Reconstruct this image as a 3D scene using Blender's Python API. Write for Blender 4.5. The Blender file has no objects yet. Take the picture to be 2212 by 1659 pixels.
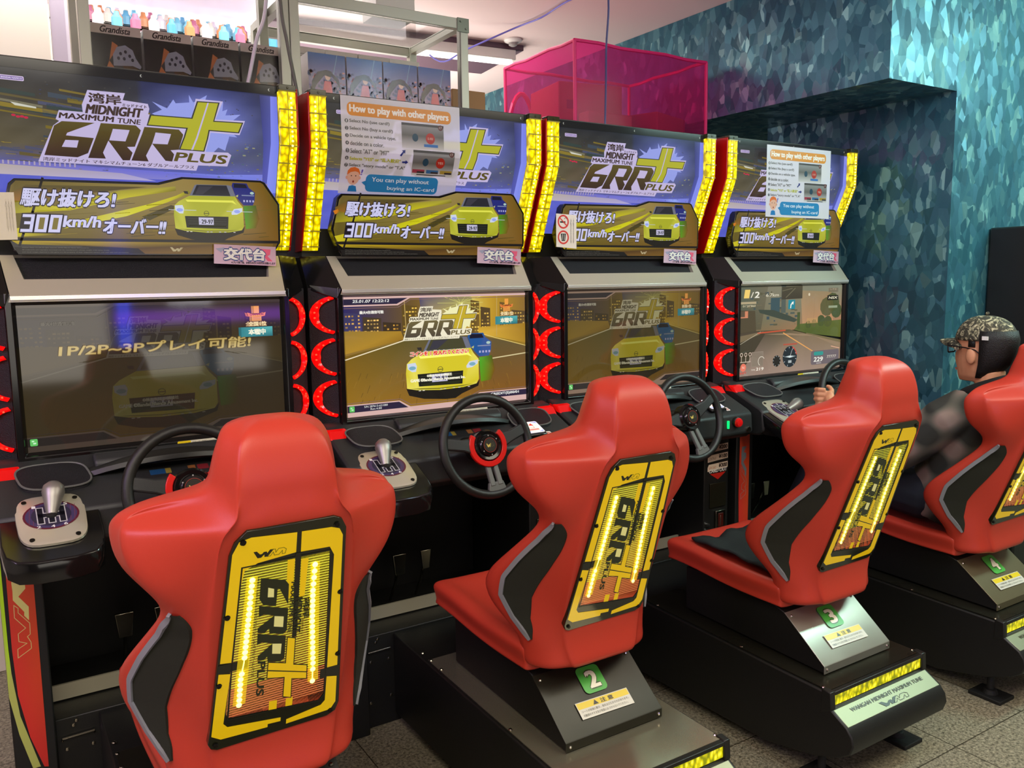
import bpy, bmesh, math, random
from mathutils import Vector, Matrix
R = math.radians
SC = bpy.context.scene
COL = SC.collection
# ------------------------------------------------------------------ camera
W_, H_ = 2212, 1659
cam_d = bpy.data.cameras.new('camera'); cam = bpy.data.objects.new('camera', cam_d); COL.objects.link(cam)
SC.camera = cam
cam_d.sensor_width = 36; cam_d.lens = 36 * 1798.84 / W_; cam_d.clip_start = .02
def _rot(y, p, r):
    fw = Vector((math.sin(y)*math.cos(p), math.cos(y)*math.cos(p), -math.sin(p)))
    rt = Vector((math.cos(y), -math.sin(y), 0)); up = rt.cross(fw)
    c, s = math.cos(r), math.sin(r)
    return c*rt + s*up, -s*rt + c*up, fw
_rt, _up, _fw = _rot(R(32.17624), R(7.23589), R(-.78134))
cam.matrix_world = Matrix(((_rt.x, _up.x, -_fw.x, -1.3269), (_rt.y, _up.y, -_fw.y, -2.56865), (_rt.z, _up.z, -_fw.z, 1.5126), (0, 0, 0, 1)))
SC.view_settings.view_transform = 'Standard'; SC.view_settings.look = 'None'
SC.view_settings.gamma = 1; SC.view_settings.use_curve_mapping = False
SC.view_settings.exposure = 0.0
SC.cycles.max_bounces = 8; SC.cycles.sample_clamp_indirect = 4
# ------------------------------------------------------------------ world, room lights and added fill lights
wd = bpy.data.worlds.new('world'); SC.world = wd; wd.use_nodes = True
wd.node_tree.nodes['Background'].inputs[0].default_value = (.86, .84, .68, 1)
wd.node_tree.nodes['Background'].inputs[1].default_value = .22
def area(name, loc, size, power, col, rot=(0, 0, 0), sy=None, spread=None):
    d = bpy.data.lights.new(name, 'AREA'); d.energy = power; d.color = col; d.size = size
    if sy: d.shape = 'RECTANGLE'; d.size_y = sy
    if spread: d.spread = R(spread)
    o = bpy.data.objects.new(name, d); COL.objects.link(o); o.location = loc; o.rotation_euler = rot
    return o
area('ceiling_lamp_front', (-1.7, -2.5, 2.8), 2.0, 62, (1, .92, .76), (R(4), 0, 0), 1.3)
area('ceiling_lamp_aisle', (1.3, -2.4, 2.8), 2.0, 44, (1, .93, .72), (R(4), 0, 0), 1.2)
area('rear_fill', (-.6, -5.4, 1.5), 3.2, 38, (1, .92, .80), (R(90), 0, 0), 1.6)  # unseen fill added behind the camera to light the seats' rear faces
area('ceiling_lamp_left', (-3.2, -1.4, 2.5), 1.0, 34, (.86, .60, 1), (0, R(-50), 0))
area('back_room_lamp', (-.2, 2.6, 2.0), 2.6, 110, (1, .93, .90), (R(180), 0, 0), 1.2)
area('back_room_lamp_down', (-.3, 1.1, 2.80), 2.6, 26, (1, .95, .93), (0, 0, 0), .6)
area('pink_ceiling_fill', (1.6, -1.6, 1.9), .9, 9, (1, .50, .62), (R(180), 0, 0))  # added uplight below the ceiling, tints it pink
area('blue_beam_fill', (.75, -1.5, 2.6), .7, 15, (.50, .76, 1), (0, R(-62), R(30)))  # added blue fill to brighten the beam face of the right wall
area('wall_washer', (3.2, -1.7, 2.75), 1.2, 70, (.62, 1, .92), (R(50), 0, 0), .5)

# ------------------------------------------------------------------ helpers
def lin(c):
    return tuple((v/255/12.92 if v/255 <= .04045 else ((v/255+.055)/1.055)**2.4) for v in c[:3])
MATS = {}
def mat(name, col=(128, 128, 128), rough=.5, metal=0, emis=None, estr=1, spec=.5, coat=0, trans=0, alpha=1, bump=0, bscale=200, var=0, ior=1.45):
    if name in MATS: return MATS[name]
    m = bpy.data.materials.new(name); m.use_nodes = True; nt = m.node_tree; b = nt.nodes['Principled BSDF']
    b.inputs['Base Color'].default_value = (*lin(col), 1); b.inputs['Roughness'].default_value = rough
    b.inputs['Metallic'].default_value = metal; b.inputs['Specular IOR Level'].default_value = spec
    b.inputs['Coat Weight'].default_value = coat; b.inputs['Transmission Weight'].default_value = trans
    b.inputs['Alpha'].default_value = alpha; b.inputs['IOR'].default_value = ior
    if emis: b.inputs['Emission Color'].default_value = (*lin(emis), 1); b.inputs['Emission Strength'].default_value = estr
    if bump or var:
        tc = nt.nodes.new('ShaderNodeTexCoord'); n = nt.nodes.new('ShaderNodeTexNoise'); n.inputs['Scale'].default_value = bscale; n.inputs['Detail'].default_value = 4
        nt.links.new(tc.outputs['Object'], n.inputs['Vector'])
        if bump:
            bp = nt.nodes.new('ShaderNodeBump'); bp.inputs['Strength'].default_value = bump; bp.inputs['Distance'].default_value = .002
            nt.links.new(n.outputs['Fac'], bp.inputs['Height']); nt.links.new(bp.outputs['Normal'], b.inputs['Normal'])
        if var:
            n2 = nt.nodes.new('ShaderNodeTexNoise'); n2.inputs['Scale'].default_value = 9; nt.links.new(tc.outputs['Object'], n2.inputs['Vector'])
            mr = nt.nodes.new('ShaderNodeMapRange'); mr.inputs['To Min'].default_value = max(0.02, rough-var); mr.inputs['To Max'].default_value = rough+var
            nt.links.new(n2.outputs['Fac'], mr.inputs['Value']); nt.links.new(mr.outputs['Result'], b.inputs['Roughness'])
    MATS[name] = m; return m
def art_mat(name, kind, strength=1, rough=.3, spec=.5):
    if name in MATS: return MATS[name]
    m = bpy.data.materials.new(name); m.use_nodes = True; nt = m.node_tree; b = nt.nodes['Principled BSDF']
    a = nt.nodes.new('ShaderNodeAttribute'); a.attribute_name = 'Col'
    b.inputs['Roughness'].default_value = rough; b.inputs['Specular IOR Level'].default_value = spec
    if kind == 'emit':
        b.inputs['Base Color'].default_value = (.008, .008, .008, 1)
        nt.links.new(a.outputs['Color'], b.inputs['Emission Color']); b.inputs['Emission Strength'].default_value = strength
    elif kind == 'both':
        nt.links.new(a.outputs['Color'], b.inputs['Base Color'])
        nt.links.new(a.outputs['Color'], b.inputs['Emission Color']); b.inputs['Emission Strength'].default_value = strength
    elif kind == 'paper':
        nt.links.new(a.outputs['Color'], b.inputs['Base Color'])
        t = nt.nodes.new('ShaderNodeBsdfTranslucent'); nt.links.new(a.outputs['Color'], t.inputs['Color'])
        mx = nt.nodes.new('ShaderNodeMixShader'); mx.inputs[0].default_value = strength
        nt.links.new(b.outputs[0], mx.inputs[1]); nt.links.new(t.outputs[0], mx.inputs[2]); nt.links.new(mx.outputs[0], nt.nodes['Material Output'].inputs[0])
    else:
        nt.links.new(a.outputs['Color'], b.inputs['Base Color'])
    MATS[name] = m; return m

def link(name, me, parent=None):
    o = bpy.data.objects.new(name, me); COL.objects.link(o); o.parent = parent; return o
def empty(name, loc, rz=0, label=None, cat=None, group=None):
    o = bpy.data.objects.new(name, None); COL.objects.link(o); o.empty_display_size = .1
    o.location = loc; o.rotation_euler = (0, 0, rz); tag(o, label, cat, group); return o
def tag(o, label=None, cat=None, group=None, kind=None):
    if label: o['label'] = label
    if cat: o['category'] = cat
    if group: o['group'] = group
    if kind: o['kind'] = kind
    return o
class MB:
    def __init__(s): s.v = []; s.f = []; s.m = []
    def add(s, vs, fs, m=0):
        b = len(s.v); s.v += [tuple(v) for v in vs]; s.f += [tuple(i+b for i in f) for f in fs]; s.m += [m]*len(fs); return s
    def box(s, x0, x1, y0, y1, z0, z1, m=0):
        v = [(x, y, z) for x in (x0, x1) for y in (y0, y1) for z in (z0, z1)]
        return s.add(v, [(0, 1, 3, 2), (4, 6, 7, 5), (0, 4, 5, 1), (2, 3, 7, 6), (0, 2, 6, 4), (1, 5, 7, 3)], m)
    def prism(s, poly, a0, a1, axis='x', m=0):
        """poly in the two other axes (x:(y,z) y:(x,z) z:(x,y))"""
        def P(a, q): return {'x': (a, q[0], q[1]), 'y': (q[0], a, q[1]), 'z': (q[0], q[1], a)}[axis]
        n = len(poly); v = [P(a0, q) for q in poly] + [P(a1, q) for q in poly]
        return s.add(v, [tuple(range(n))[::-1], tuple(range(n, 2*n))] + [(i, (i+1) % n, n+(i+1) % n, n+i) for i in range(n)], m)
    def cyl(s, p0, p1, r0, r1=None, n=16, cap=True, m=0):
        p0 = Vector(p0); p1 = Vector(p1); r1 = r0 if r1 is None else r1; d = (p1-p0).normalized()
        a = d.orthogonal().normalized(); b = d.cross(a); v = []
        for p, r in ((p0, r0), (p1, r1)):
            v += [p + (a*math.cos(t*2*math.pi/n) + b*math.sin(t*2*math.pi/n))*r for t in range(n)]
        f = [(i, (i+1) % n, n+(i+1) % n, n+i) for i in range(n)]
        if cap: f += [tuple(range(n))[::-1], tuple(range(n, 2*n))]
        return s.add(v, f, m)
    def tube(s, path, r, n=8, closed=False, m=0, flat=None):
        P = [Vector(p) for p in path]; N = len(P); v = []; up = None
        for i in range(N):
            t = ((P[(i+1) % N]-P[i-1]) if closed else (P[min(i+1, N-1)]-P[max(i-1, 0)])).normalized()
            if up is None: up = t.orthogonal().normalized()
            up = (up - t*up.dot(t)).normalized(); b = t.cross(up); rr = r[i] if isinstance(r, (list, tuple)) else r
            v += [P[i] + (up*math.cos(k*2*math.pi/n) + b*math.sin(k*2*math.pi/n))*rr for k in range(n)]
        f = []
        for i in range(N if closed else N-1):
            j = (i+1) % N
            f += [(i*n+k, i*n+(k+1) % n, j*n+(k+1) % n, j*n+k) for k in range(n)]
        if not closed: f += [tuple(range(n))[::-1], tuple(range((N-1)*n, N*n))]
        return s.add(v, f, m)
    def lathe(s, prof, c=(0, 0, 0), d=(0, 0, 1), n=20, m=0):
        d = Vector(d).normalized(); a = d.orthogonal().normalized(); b = d.cross(a); c = Vector(c); v = []
        for r, h in prof: v += [c + d*h + (a*math.cos(k*2*math.pi/n)+b*math.sin(k*2*math.pi/n))*max(r, 1e-5) for k in range(n)]
        f = [(i*n+k, i*n+(k+1) % n, (i+1)*n+(k+1) % n, (i+1)*n+k) for i in range(len(prof)-1) for k in range(n)]
        f += [tuple(range(n))[::-1], tuple(range((len(prof)-1)*n, len(prof)*n))]
        return s.add(v, f, m)
    def ball(s, c, r, n=14, sc=(1, 1, 1), m=0):
        v = []; c = Vector(c); h = n//2
        for i in range(1, h):
            t = math.pi*i/h; v += [(c.x+r*sc[0]*math.sin(t)*math.cos(2*math.pi*k/n), c.y+r*sc[1]*math.sin(t)*math.sin(2*math.pi*k/n), c.z+r*sc[2]*math.cos(t)) for k in range(n)]
        v += [(c.x, c.y, c.z+r*sc[2]), (c.x, c.y, c.z-r*sc[2])]; T = len(v)-2
        f = [(i*n+k, (i+1)*n+k, (i+1)*n+(k+1) % n, i*n+(k+1) % n) for i in range(h-2) for k in range(n)]
        f += [(T, k, (k+1) % n) for k in range(n)] + [(T+1, (h-2)*n+(k+1) % n, (h-2)*n+k) for k in range(n)]
        return s.add(v, f, m)
    def loft(s, rings, cap=True, m=0, closed=True):
        n = len(rings[0]); v = [p for r in rings for p in r]
        f = [(i*n+k, i*n+(k+1) % n, (i+1)*n+(k+1) % n, (i+1)*n+k) for i in range(len(rings)-1) for k in range(n if closed else n-1)]
        if cap: f += [tuple(range(n))[::-1], tuple(range((len(rings)-1)*n, len(rings)*n))]
        return s.add(v, f, m)
    def mesh(s, name, mats, smooth=35):
        me = bpy.data.meshes.new(name); me.from_pydata(s.v, [], s.f)
        for m in (mats if isinstance(mats, (list, tuple)) else [mats]): me.materials.append(m)
        me.polygons.foreach_set('material_index', s.m)
        bm = bmesh.new(); bm.from_mesh(me); bmesh.ops.recalc_face_normals(bm, faces=bm.faces); bm.to_mesh(me); bm.free()
        if smooth:
            me.shade_smooth()
            me.set_sharp_from_angle(angle=R(smooth))
        return me
    def build(s, name, mats, parent=None, smooth=35, bevel=0, subsurf=0, seg=2):
        o = link(name, s.mesh(name, mats, smooth), parent); finish(o, bevel, subsurf, seg); return o
def finish(o, bevel=0, subsurf=0, seg=2):
    if subsurf: md = o.modifiers.new('s', 'SUBSURF'); md.levels = subsurf; md.render_levels = subsurf
    if bevel: md = o.modifiers.new('b', 'BEVEL'); md.width = bevel; md.segments = seg; md.limit_method = 'ANGLE'; md.angle_limit = R(40); md.harden_normals = False
CACHE = {}
def shared(key, fn, name, parent, bevel=0, subsurf=0):
    """one mesh datablock per key, one object per use"""
    if key not in CACHE: CACHE[key] = fn()
    o = link(name, CACHE[key], parent); finish(o, bevel, subsurf); return o

# ------------------------------------------------------------------ flat printed / lit artwork made of coloured polygons
_tc = {}
def tmesh(body, off=0.0):
    k = (body, off)
    if k in _tc: return _tc[k]
    cu = bpy.data.curves.new('t', 'FONT'); cu.body = body; cu.offset = off; cu.fill_mode = 'FRONT'; cu.resolution_u = 3
    o = bpy.data.objects.new('t', cu); COL.objects.link(o); bpy.context.view_layer.update()
    dg = bpy.context.evaluated_depsgraph_get(); e = o.evaluated_get(dg); me = e.to_mesh()
    v = [(p.co.x, p.co.y) for p in me.vertices]; f = [tuple(p.vertices) for p in me.polygons]
    e.to_mesh_clear(); bpy.data.objects.remove(o); bpy.data.curves.remove(cu)
    _tc[k] = (v, f); return _tc[k]
class Art:
    def __init__(s, up=-1): s.v = []; s.f = []; s.c = []; s.up = up; s.T = lambda x, y: (x, y); s.l = 0
    def add(s, vs, fs, cols, l=None):
        l = s.l if l is None else l; b = len(s.v)
        for p, c in zip(vs, cols):
            x, y = s.T(p[0], p[1]); s.v.append((x, y, l)); s.c.append(c)
        s.f += [tuple(i+b for i in f) for f in fs]
    def poly(s, pts, col, l=None):
        cols = [lin(c) for c in col] if isinstance(col[0], (list, tuple)) else [lin(col)]*len(pts)
        s.add(pts, [tuple(range(len(pts)))], cols, l)
    def rect(s, x0, y0, x1, y1, col, l=None): s.poly([(x0, y0), (x1, y0), (x1, y1), (x0, y1)], col, l)
    def rrect(s, x0, y0, x1, y1, r, col, l=None, skew=0):
        p = []
        for cx, cy, a in ((x1-r, y1-r, 0), (x0+r, y1-r, 90), (x0+r, y0+r, 180), (x1-r, y0+r, 270)):
            for t in range(5): w = R(a+t*22.5); p.append((cx+r*math.cos(w), cy+r*math.sin(w)))
        s.poly(p, col, l)
    def disc(s, x, y, rx, ry, col, l=None, n=20, a0=0, a1=360): s.poly([(x+rx*math.cos(R(a0+(a1-a0)*k/n)), y+ry*math.sin(R(a0+(a1-a0)*k/n))) for k in range(n+(a1-a0 < 360))], col, l)
    def glow(s, x, y, rx, ry, ci, co, l=None, n=18):
        vs = [(x, y)]+[(x+rx*math.cos(2*math.pi*k/n), y+ry*math.sin(2*math.pi*k/n)) for k in range(n)]
        s.add(vs, [(0, k+1, (k+1) % n+1) for k in range(n)], [lin(ci)]+[lin(co)]*n, l)
    def grid(s, x0, y0, x1, y1, nx, ny, fn, l=None):
        vs = [(x0+(x1-x0)*i/nx, y0+(y1-y0)*j/ny) for i in range(nx+1) for j in range(ny+1)]
        s.add(vs, [(i*(ny+1)+j, i*(ny+1)+j+1, (i+1)*(ny+1)+j+1, (i+1)*(ny+1)+j) for i in range(nx) for j in range(ny)], [lin(tuple(min(255, max(0, c)) for c in fn(*p))) for p in vs], l)
    def ring(s, x, y, r, w, col, l=None, n=24, a0=0, a1=360):
        vs = []; 
        for k in range(n+1):
            t = R(a0+(a1-a0)*k/n); vs += [(x+r*math.cos(t), y+r*math.sin(t)), (x+(r-w)*math.cos(t), y+(r-w)*math.sin(t))]
        s.add(vs, [(2*k, 2*k+2, 2*k+3, 2*k+1) for k in range(n)], [lin(col)]*len(vs), l)
    def line(s, pts, w, col, l=None):
        for a, b in zip(pts, pts[1:]):
            dx, dy = b[0]-a[0], b[1]-a[1]; d = math.hypot(dx, dy) or 1; nx, ny = -dy/d*w/2, dx/d*w/2; ex, ey = dx/d*w/2, dy/d*w/2
            s.poly([(a[0]+nx-ex, a[1]+ny-ey), (b[0]+nx+ex, b[1]+ny+ey), (b[0]-nx+ex, b[1]-ny+ey), (a[0]-nx-ex, a[1]-ny-ey)], col, l)
    def text(s, body, x0, ytop, x1, ybase, col, l=None, shear=0, off=0.0, out=None, outc=None, slope=0):
        """fit the glyphs' box to x0..x1, ytop..ybase (ytop is the glyph top in this art's axis)"""
        bv, bf = tmesh(body, 0.0)
        if not bv: return
        X0 = min(p[0] for p in bv); X1 = max(p[0] for p in bv); Y0 = min(p[1] for p in bv); Y1 = max(p[1] for p in bv)
        l = s.l if l is None else l
        H_ = abs(ytop-ybase); W2_ = x1-x0
        def put(sh, c_, ll):
            for n_, (dx_, dy_) in enumerate(sh):
                vs = []
                for p in bv:
                    tx = (p[0]-X0)/(X1-X0); ty = (p[1]-Y0)/(Y1-Y0)
                    y = ybase+(ytop-ybase)*ty; x = x0+(x1-x0)*tx+shear*H_*ty
                    vs.append((x+dx_*H_, y+slope*(x-x0)+dy_*H_))
                s.add(vs, bf, [lin(c_)]*len(vs), ll+n_*.09)
        w = off*2.2
        if out:
            q = out*.75+w; put([(q*math.cos(R(t)), q*math.sin(R(t))) for t in range(0, 360, 36)], outc, l); l += 1
        if w <= 0: put([(0, 0)], col, l)
        elif w < .03: put([(-w, 0), (w, 0)], col, l)
        else: put([(-w, w*.5), (w, w*.5), (w, -w*.5), (-w, -w*.5)], col, l)
    def mesh(s, name, material, fmap, cuts=(), dz=.00022):
        bm = bmesh.new(); cl = bm.verts.layers.float_color.new('Col'); vs = []
        for p, c in zip(s.v, s.c):
            q = bm.verts.new(p); q[cl] = (*c, 1); vs.append(q)
        for f in s.f:
            try: bm.faces.new([vs[i] for i in f])
            except ValueError: pass
        bm.normal_update()
        bmesh.ops.triangulate(bm, faces=[f for f in bm.faces if len(f.verts) > 3])
        for axis, val in cuts:
            bmesh.ops.bisect_plane(bm, geom=bm.verts[:]+bm.edges[:]+bm.faces[:], plane_co=((val, 0, 0) if axis == 'x' else (0, val, 0)), plane_no=((1, 0, 0) if axis == 'x' else (0, 1, 0)))
        for q in bm.verts: q.co = Vector(fmap(q.co.x, q.co.y, q.co.z*dz))
        me = bpy.data.meshes.new(name); bm.to_mesh(me); bm.free(); me.materials.append(material)
        return me
# ------------------------------------------------------------------ artwork shared by signs, screens and seats
LB = dict(
back=[(-.005,.201),(.034,.104),(.049,.091),(.041,.087),(.05,.063),(.107,.063),(.106,.044),(.114,.024),(.122,.004),(.215,.003),(.208,.022),(.272,.026),(.275,.039),(.271,.054),(.389,.053),(.401,-.001),(.477,-.001),(.453,.052),(.538,.049),(.52,.091),(.437,.09),(.423,.146),(.487,.144),(.497,.151),(.487,.185),(.404,.187),(.399,.203)],
six=[(.055,.091),(.134,.089),(.066,.12),(.063,.127),(.13,.129),(.115,.171),(.089,.184),(.01,.183),(.036,.104)],
sixh=[(.061,.139),(.093,.138),(.088,.158),(.052,.158)],
ra=[(.149,.088),(.237,.087),(.249,.099),(.233,.145),(.213,.147),(.227,.162),(.22,.184),(.202,.185),(.166,.133),(.152,.167),(.159,.183),(.115,.184)],
rah=[(.178,.101),(.22,.101),(.209,.132),(.168,.132)],
rb=[(.259,.089),(.35,.089),(.361,.102),(.349,.145),(.327,.148),(.337,.159),(.332,.18),(.314,.179),(.278,.133),(.262,.168),(.269,.184),(.224,.184)],
rbh=[(.287,.102),(.328,.103),(.319,.132),(.278,.133)],
plus=[(.275,.054),(.386,.053),(.404,.005),(.468,.003),(.45,.056),(.533,.054),(.519,.086),(.435,.086),(.42,.146),(.349,.145),(.37,.085),(.265,.085)],
plusin=[(.279,.057),(.389,.056),(.407,.008),(.463,.006),(.446,.059),(.528,.057),(.516,.083),(.432,.083),(.417,.143),(.354,.142),(.375,.082),(.269,.082)],
slit=[(.433,.007),(.437,.007),(.388,.143),(.383,.143)],
burst=[(.281,.051),(.308,.038),(.283,.018),(.322,.033),(.34,.007),(.346,.017),(.383,.011),(.383,-.01),(.394,.01),(.433,-.014),(.428,-.001),(.478,.001),(.474,.027),(.489,.02),(.482,.038),(.526,.032),(.504,.05),(.5,.088),(.513,.098),(.49,.097),(.482,.124),(.479,.139),(.459,.131),(.445,.147),(.423,.149),(.389,.097)])
def logo(A, l, white=(196,184,222), dark=(62,46,40), dark2=(92,80,34), yel=(178,176,46), edge=(58,60,52), burst=(150,160,232), small=True):
    P = LB
    if burst: A.poly(P['burst'], burst, l)
    if white: A.poly(P['back'], white, l+1)
    hol = white or (176, 170, 120)
    for k, h in (('six', 'sixh'), ('ra', 'rah'), ('rb', 'rbh')):
        ys = [p[1] for p in P[k]]; y0, y1 = min(ys), max(ys)
        A.poly(P[k], [tuple(a+(b-a)*(1-(y-y0)/(y1-y0)) for a, b in zip(dark, dark2)) for y in ys], l+2)
        A.poly(P[h], hol, l+3)
    A.poly(P['plus'], edge, l+2); A.poly(P['plusin'], yel, l+3); A.poly(P['slit'], white or edge, l+4)
    A.text('湾岸', .124, .010, .203, .036, dark, l+2, 0, .022)
    A.text('MIDNIGHT', .114, .041, .252, .065, dark, l+2, .25, .03)
    A.text('MAXIMUM', .049, .069, .180, .083, dark, l+2, .2, .03); A.text('TUNE', .190, .071, .248, .084, dark, l+2, .2, .02)
    if small: A.text('ミッドナイト', .206, .031, .268, .039, dark, l+2, .1, .02)
    A.text('PLUS', .338, .153, .480, .178, dark2, l+2, .3, .03)
    A.text('湾岸ミッドナイト マキシマムチューン6 ダブルアールプラス', .006, .188, .392, .1985, dark, l+2, .1, .012)
def affine(A, sx, ox, sy, oy):
    f = A.T; A.T = lambda x, y: f(ox+sx*x, oy+sy*y); return f
def car(A, l, yel=(170,172,34), hi=(190,190,60), dk=(38,38,46), lamp=(150,165,238), blue=(34,40,118), green=(60,140,30), k=1.0, hal=True, add=(0,0,0)):
    """sports car seen from the front, in sign coordinates x .066...303, z up 1.645..1.806"""
    D = lambda c: tuple(min(255, v*k+q) for v, q in zip(c, add))
    if green:
        A.poly([(.266,.739+1),(.303,1.742),(.311,1.702),(.30,1.674),(.27,1.671)], [D(green), D((70,90,20)), D((120,80,20)), D((110,90,20)), D((90,150,20))], l)
    A.poly([(.237,1.806),(.279,1.806),(.284,1.794),(.302,1.78),(.3,1.756),(.294,1.742),(.266,1.741),(.254,1.755),(.243,1.769),(.234,1.797)], D(blue), l+1)
    A.poly([(.241,1.804),(.275,1.803),(.28,1.792),(.24,1.792)], D((18,18,40)), l+2)
    A.rect(.262, 1.772, .299, 1.769, D((130,140,170)), l+2); A.disc(.293, 1.778, .006, .004, D((170,200,190)), l+3)
    for i in range(4): A.rect(.266+i*.009, 1.757, .271+i*.009, 1.751, D((170,170,215)), l+2)
    A.poly([(.066,1.669),(.093,1.663),(.155,1.658),(.219,1.66),(.259,1.668),(.267,1.679),(.262,1.66),(.216,1.643),(.197,1.632),(.171,1.632),(.112,1.638),(.073,1.65)], D((28,24,18)), l+1)
    A.poly([(.113,1.764),(.081,1.746),(.069,1.734),(.066,1.709),(.068,1.669),(.093,1.663),(.155,1.658),(.219,1.66),(.257,1.667),(.264,1.679),(.264,1.735),(.250,1.752),(.242,1.767)],
           [D(c) for c in (yel,hi,hi,yel,hi,hi,yel,yel,hi,yel,hi,hi,yel)], l+2)
    A.poly([(.128,1.794),(.134,1.7965),(.222,1.7985),(.232,1.797),(.244,1.766),(.112,1.763)], D((110,112,128)), l+2)
    A.poly([(.134,1.795),(.219,1.797),(.229,1.767),(.12,1.766)], D(dk), l+3)
    A.poly([(.14,1.792),(.18,1.793),(.15,1.769),(.128,1.768)], D((58,56,66)), l+4)
    A.poly([(.100,1.752),(.236,1.754),(.246,1.742),(.232,1.748),(.105,1.746)], D(tuple(min(255, v*1.15+12) for v in hi)), l+3)
    A.poly([(.096,1.705),(.220,1.706),(.217,1.670),(.099,1.672)], D((24,26,20)), l+3)
    for i in range(4): A.rect(.103+i*.0005, 1.699-i*.007, .214, 1.6975-i*.007, D((52,54,44)), l+4)
    A.poly([(.104,1.679),(.213,1.679),(.208,1.673),(.11,1.674)], D((40,42,20)), l+4)
    for p, q in (([(.07,1.734),(.091,1.736),(.095,1.726),(.092,1.712),(.082,1.712),(.071,1.72)], (.083,1.722)), ([(.229,1.718),(.237,1.729),(.262,1.733),(.261,1.722),(.245,1.713),(.23,1.712)], (.246,1.722))):
        A.poly(p, D((205,214,232)), l+4); A.disc(q[0], q[1], .009, .005, D(lamp), l+5)
        if hal: A.line([(q[0]-.03, q[1]), (q[0]+.045, q[1])], .0016, D((190,200,210)), l+3)
    A.poly([(.096,1.776),(.108,1.776),(.109,1.768),(.099,1.769)], D((50,46,44)), l+3); A.poly([(.244,1.768),(.252,1.772),(.250,1.764)], D((190,190,120)), l+3)
    A.ring(.157, 1.714, .0075, .0013, D((70,70,40)), l+5); A.rect(.150, 1.715, .164, 1.713, D((70,70,40)), l+5)
    A.rect(.134, 1.702, .176, 1.681, D((196,192,220)), l+5)
    A.text('29-97', .142, 1.696, .174, 1.684, D((40,42,52)), l+6, 0, .02); A.text('に', .136, 1.691, .141, 1.687, D((60,60,80)), l+6)
    A.poly([(.076,1.668),(.105,1.664),(.155,1.661),(.215,1.663),(.25,1.668),(.216,1.666),(.155,1.664),(.105,1.667)], D((120,116,30)), l+4)
    for x in (.098,.108,.155,.165,.19,.205,.232): A.rect(x, 1.6615, x+.006, 1.6595, D((205,200,190)), l+4)
def wm(A, x0, y0, x1, y1, c1, c2, l, w=.0012):
    """the interlocked W M emblem: solid W, outlined M"""
    f = A.T; W = x1-x0; H = y1-y0; A.T = lambda x, y: f(x0+x*W, y0+y*H)
    A.poly([(0,0),(.1,0),(.2,.5),(.26,.5),(.31,.25),(.40,.25),(.42,.5),(.50,.05),(.62,.05),(.44,1),(.34,1),(.33,.62),(.24,1),(.13,1)], c1, l)
    A.T = f
    m = [(.42,1),(.56,.12),(.66,.12),(.68,.62),(.76,.12),(.92,.12),(1,.4),(.97,1),(.88,1),(.88,.5),(.78,1),(.64,1),(.60,.5),(.52,1),(.42,1)]
    A.line([(x0+a*W, y0+b*H) for a, b in m], w, c2, l)
rnd = random.Random(5)
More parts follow.
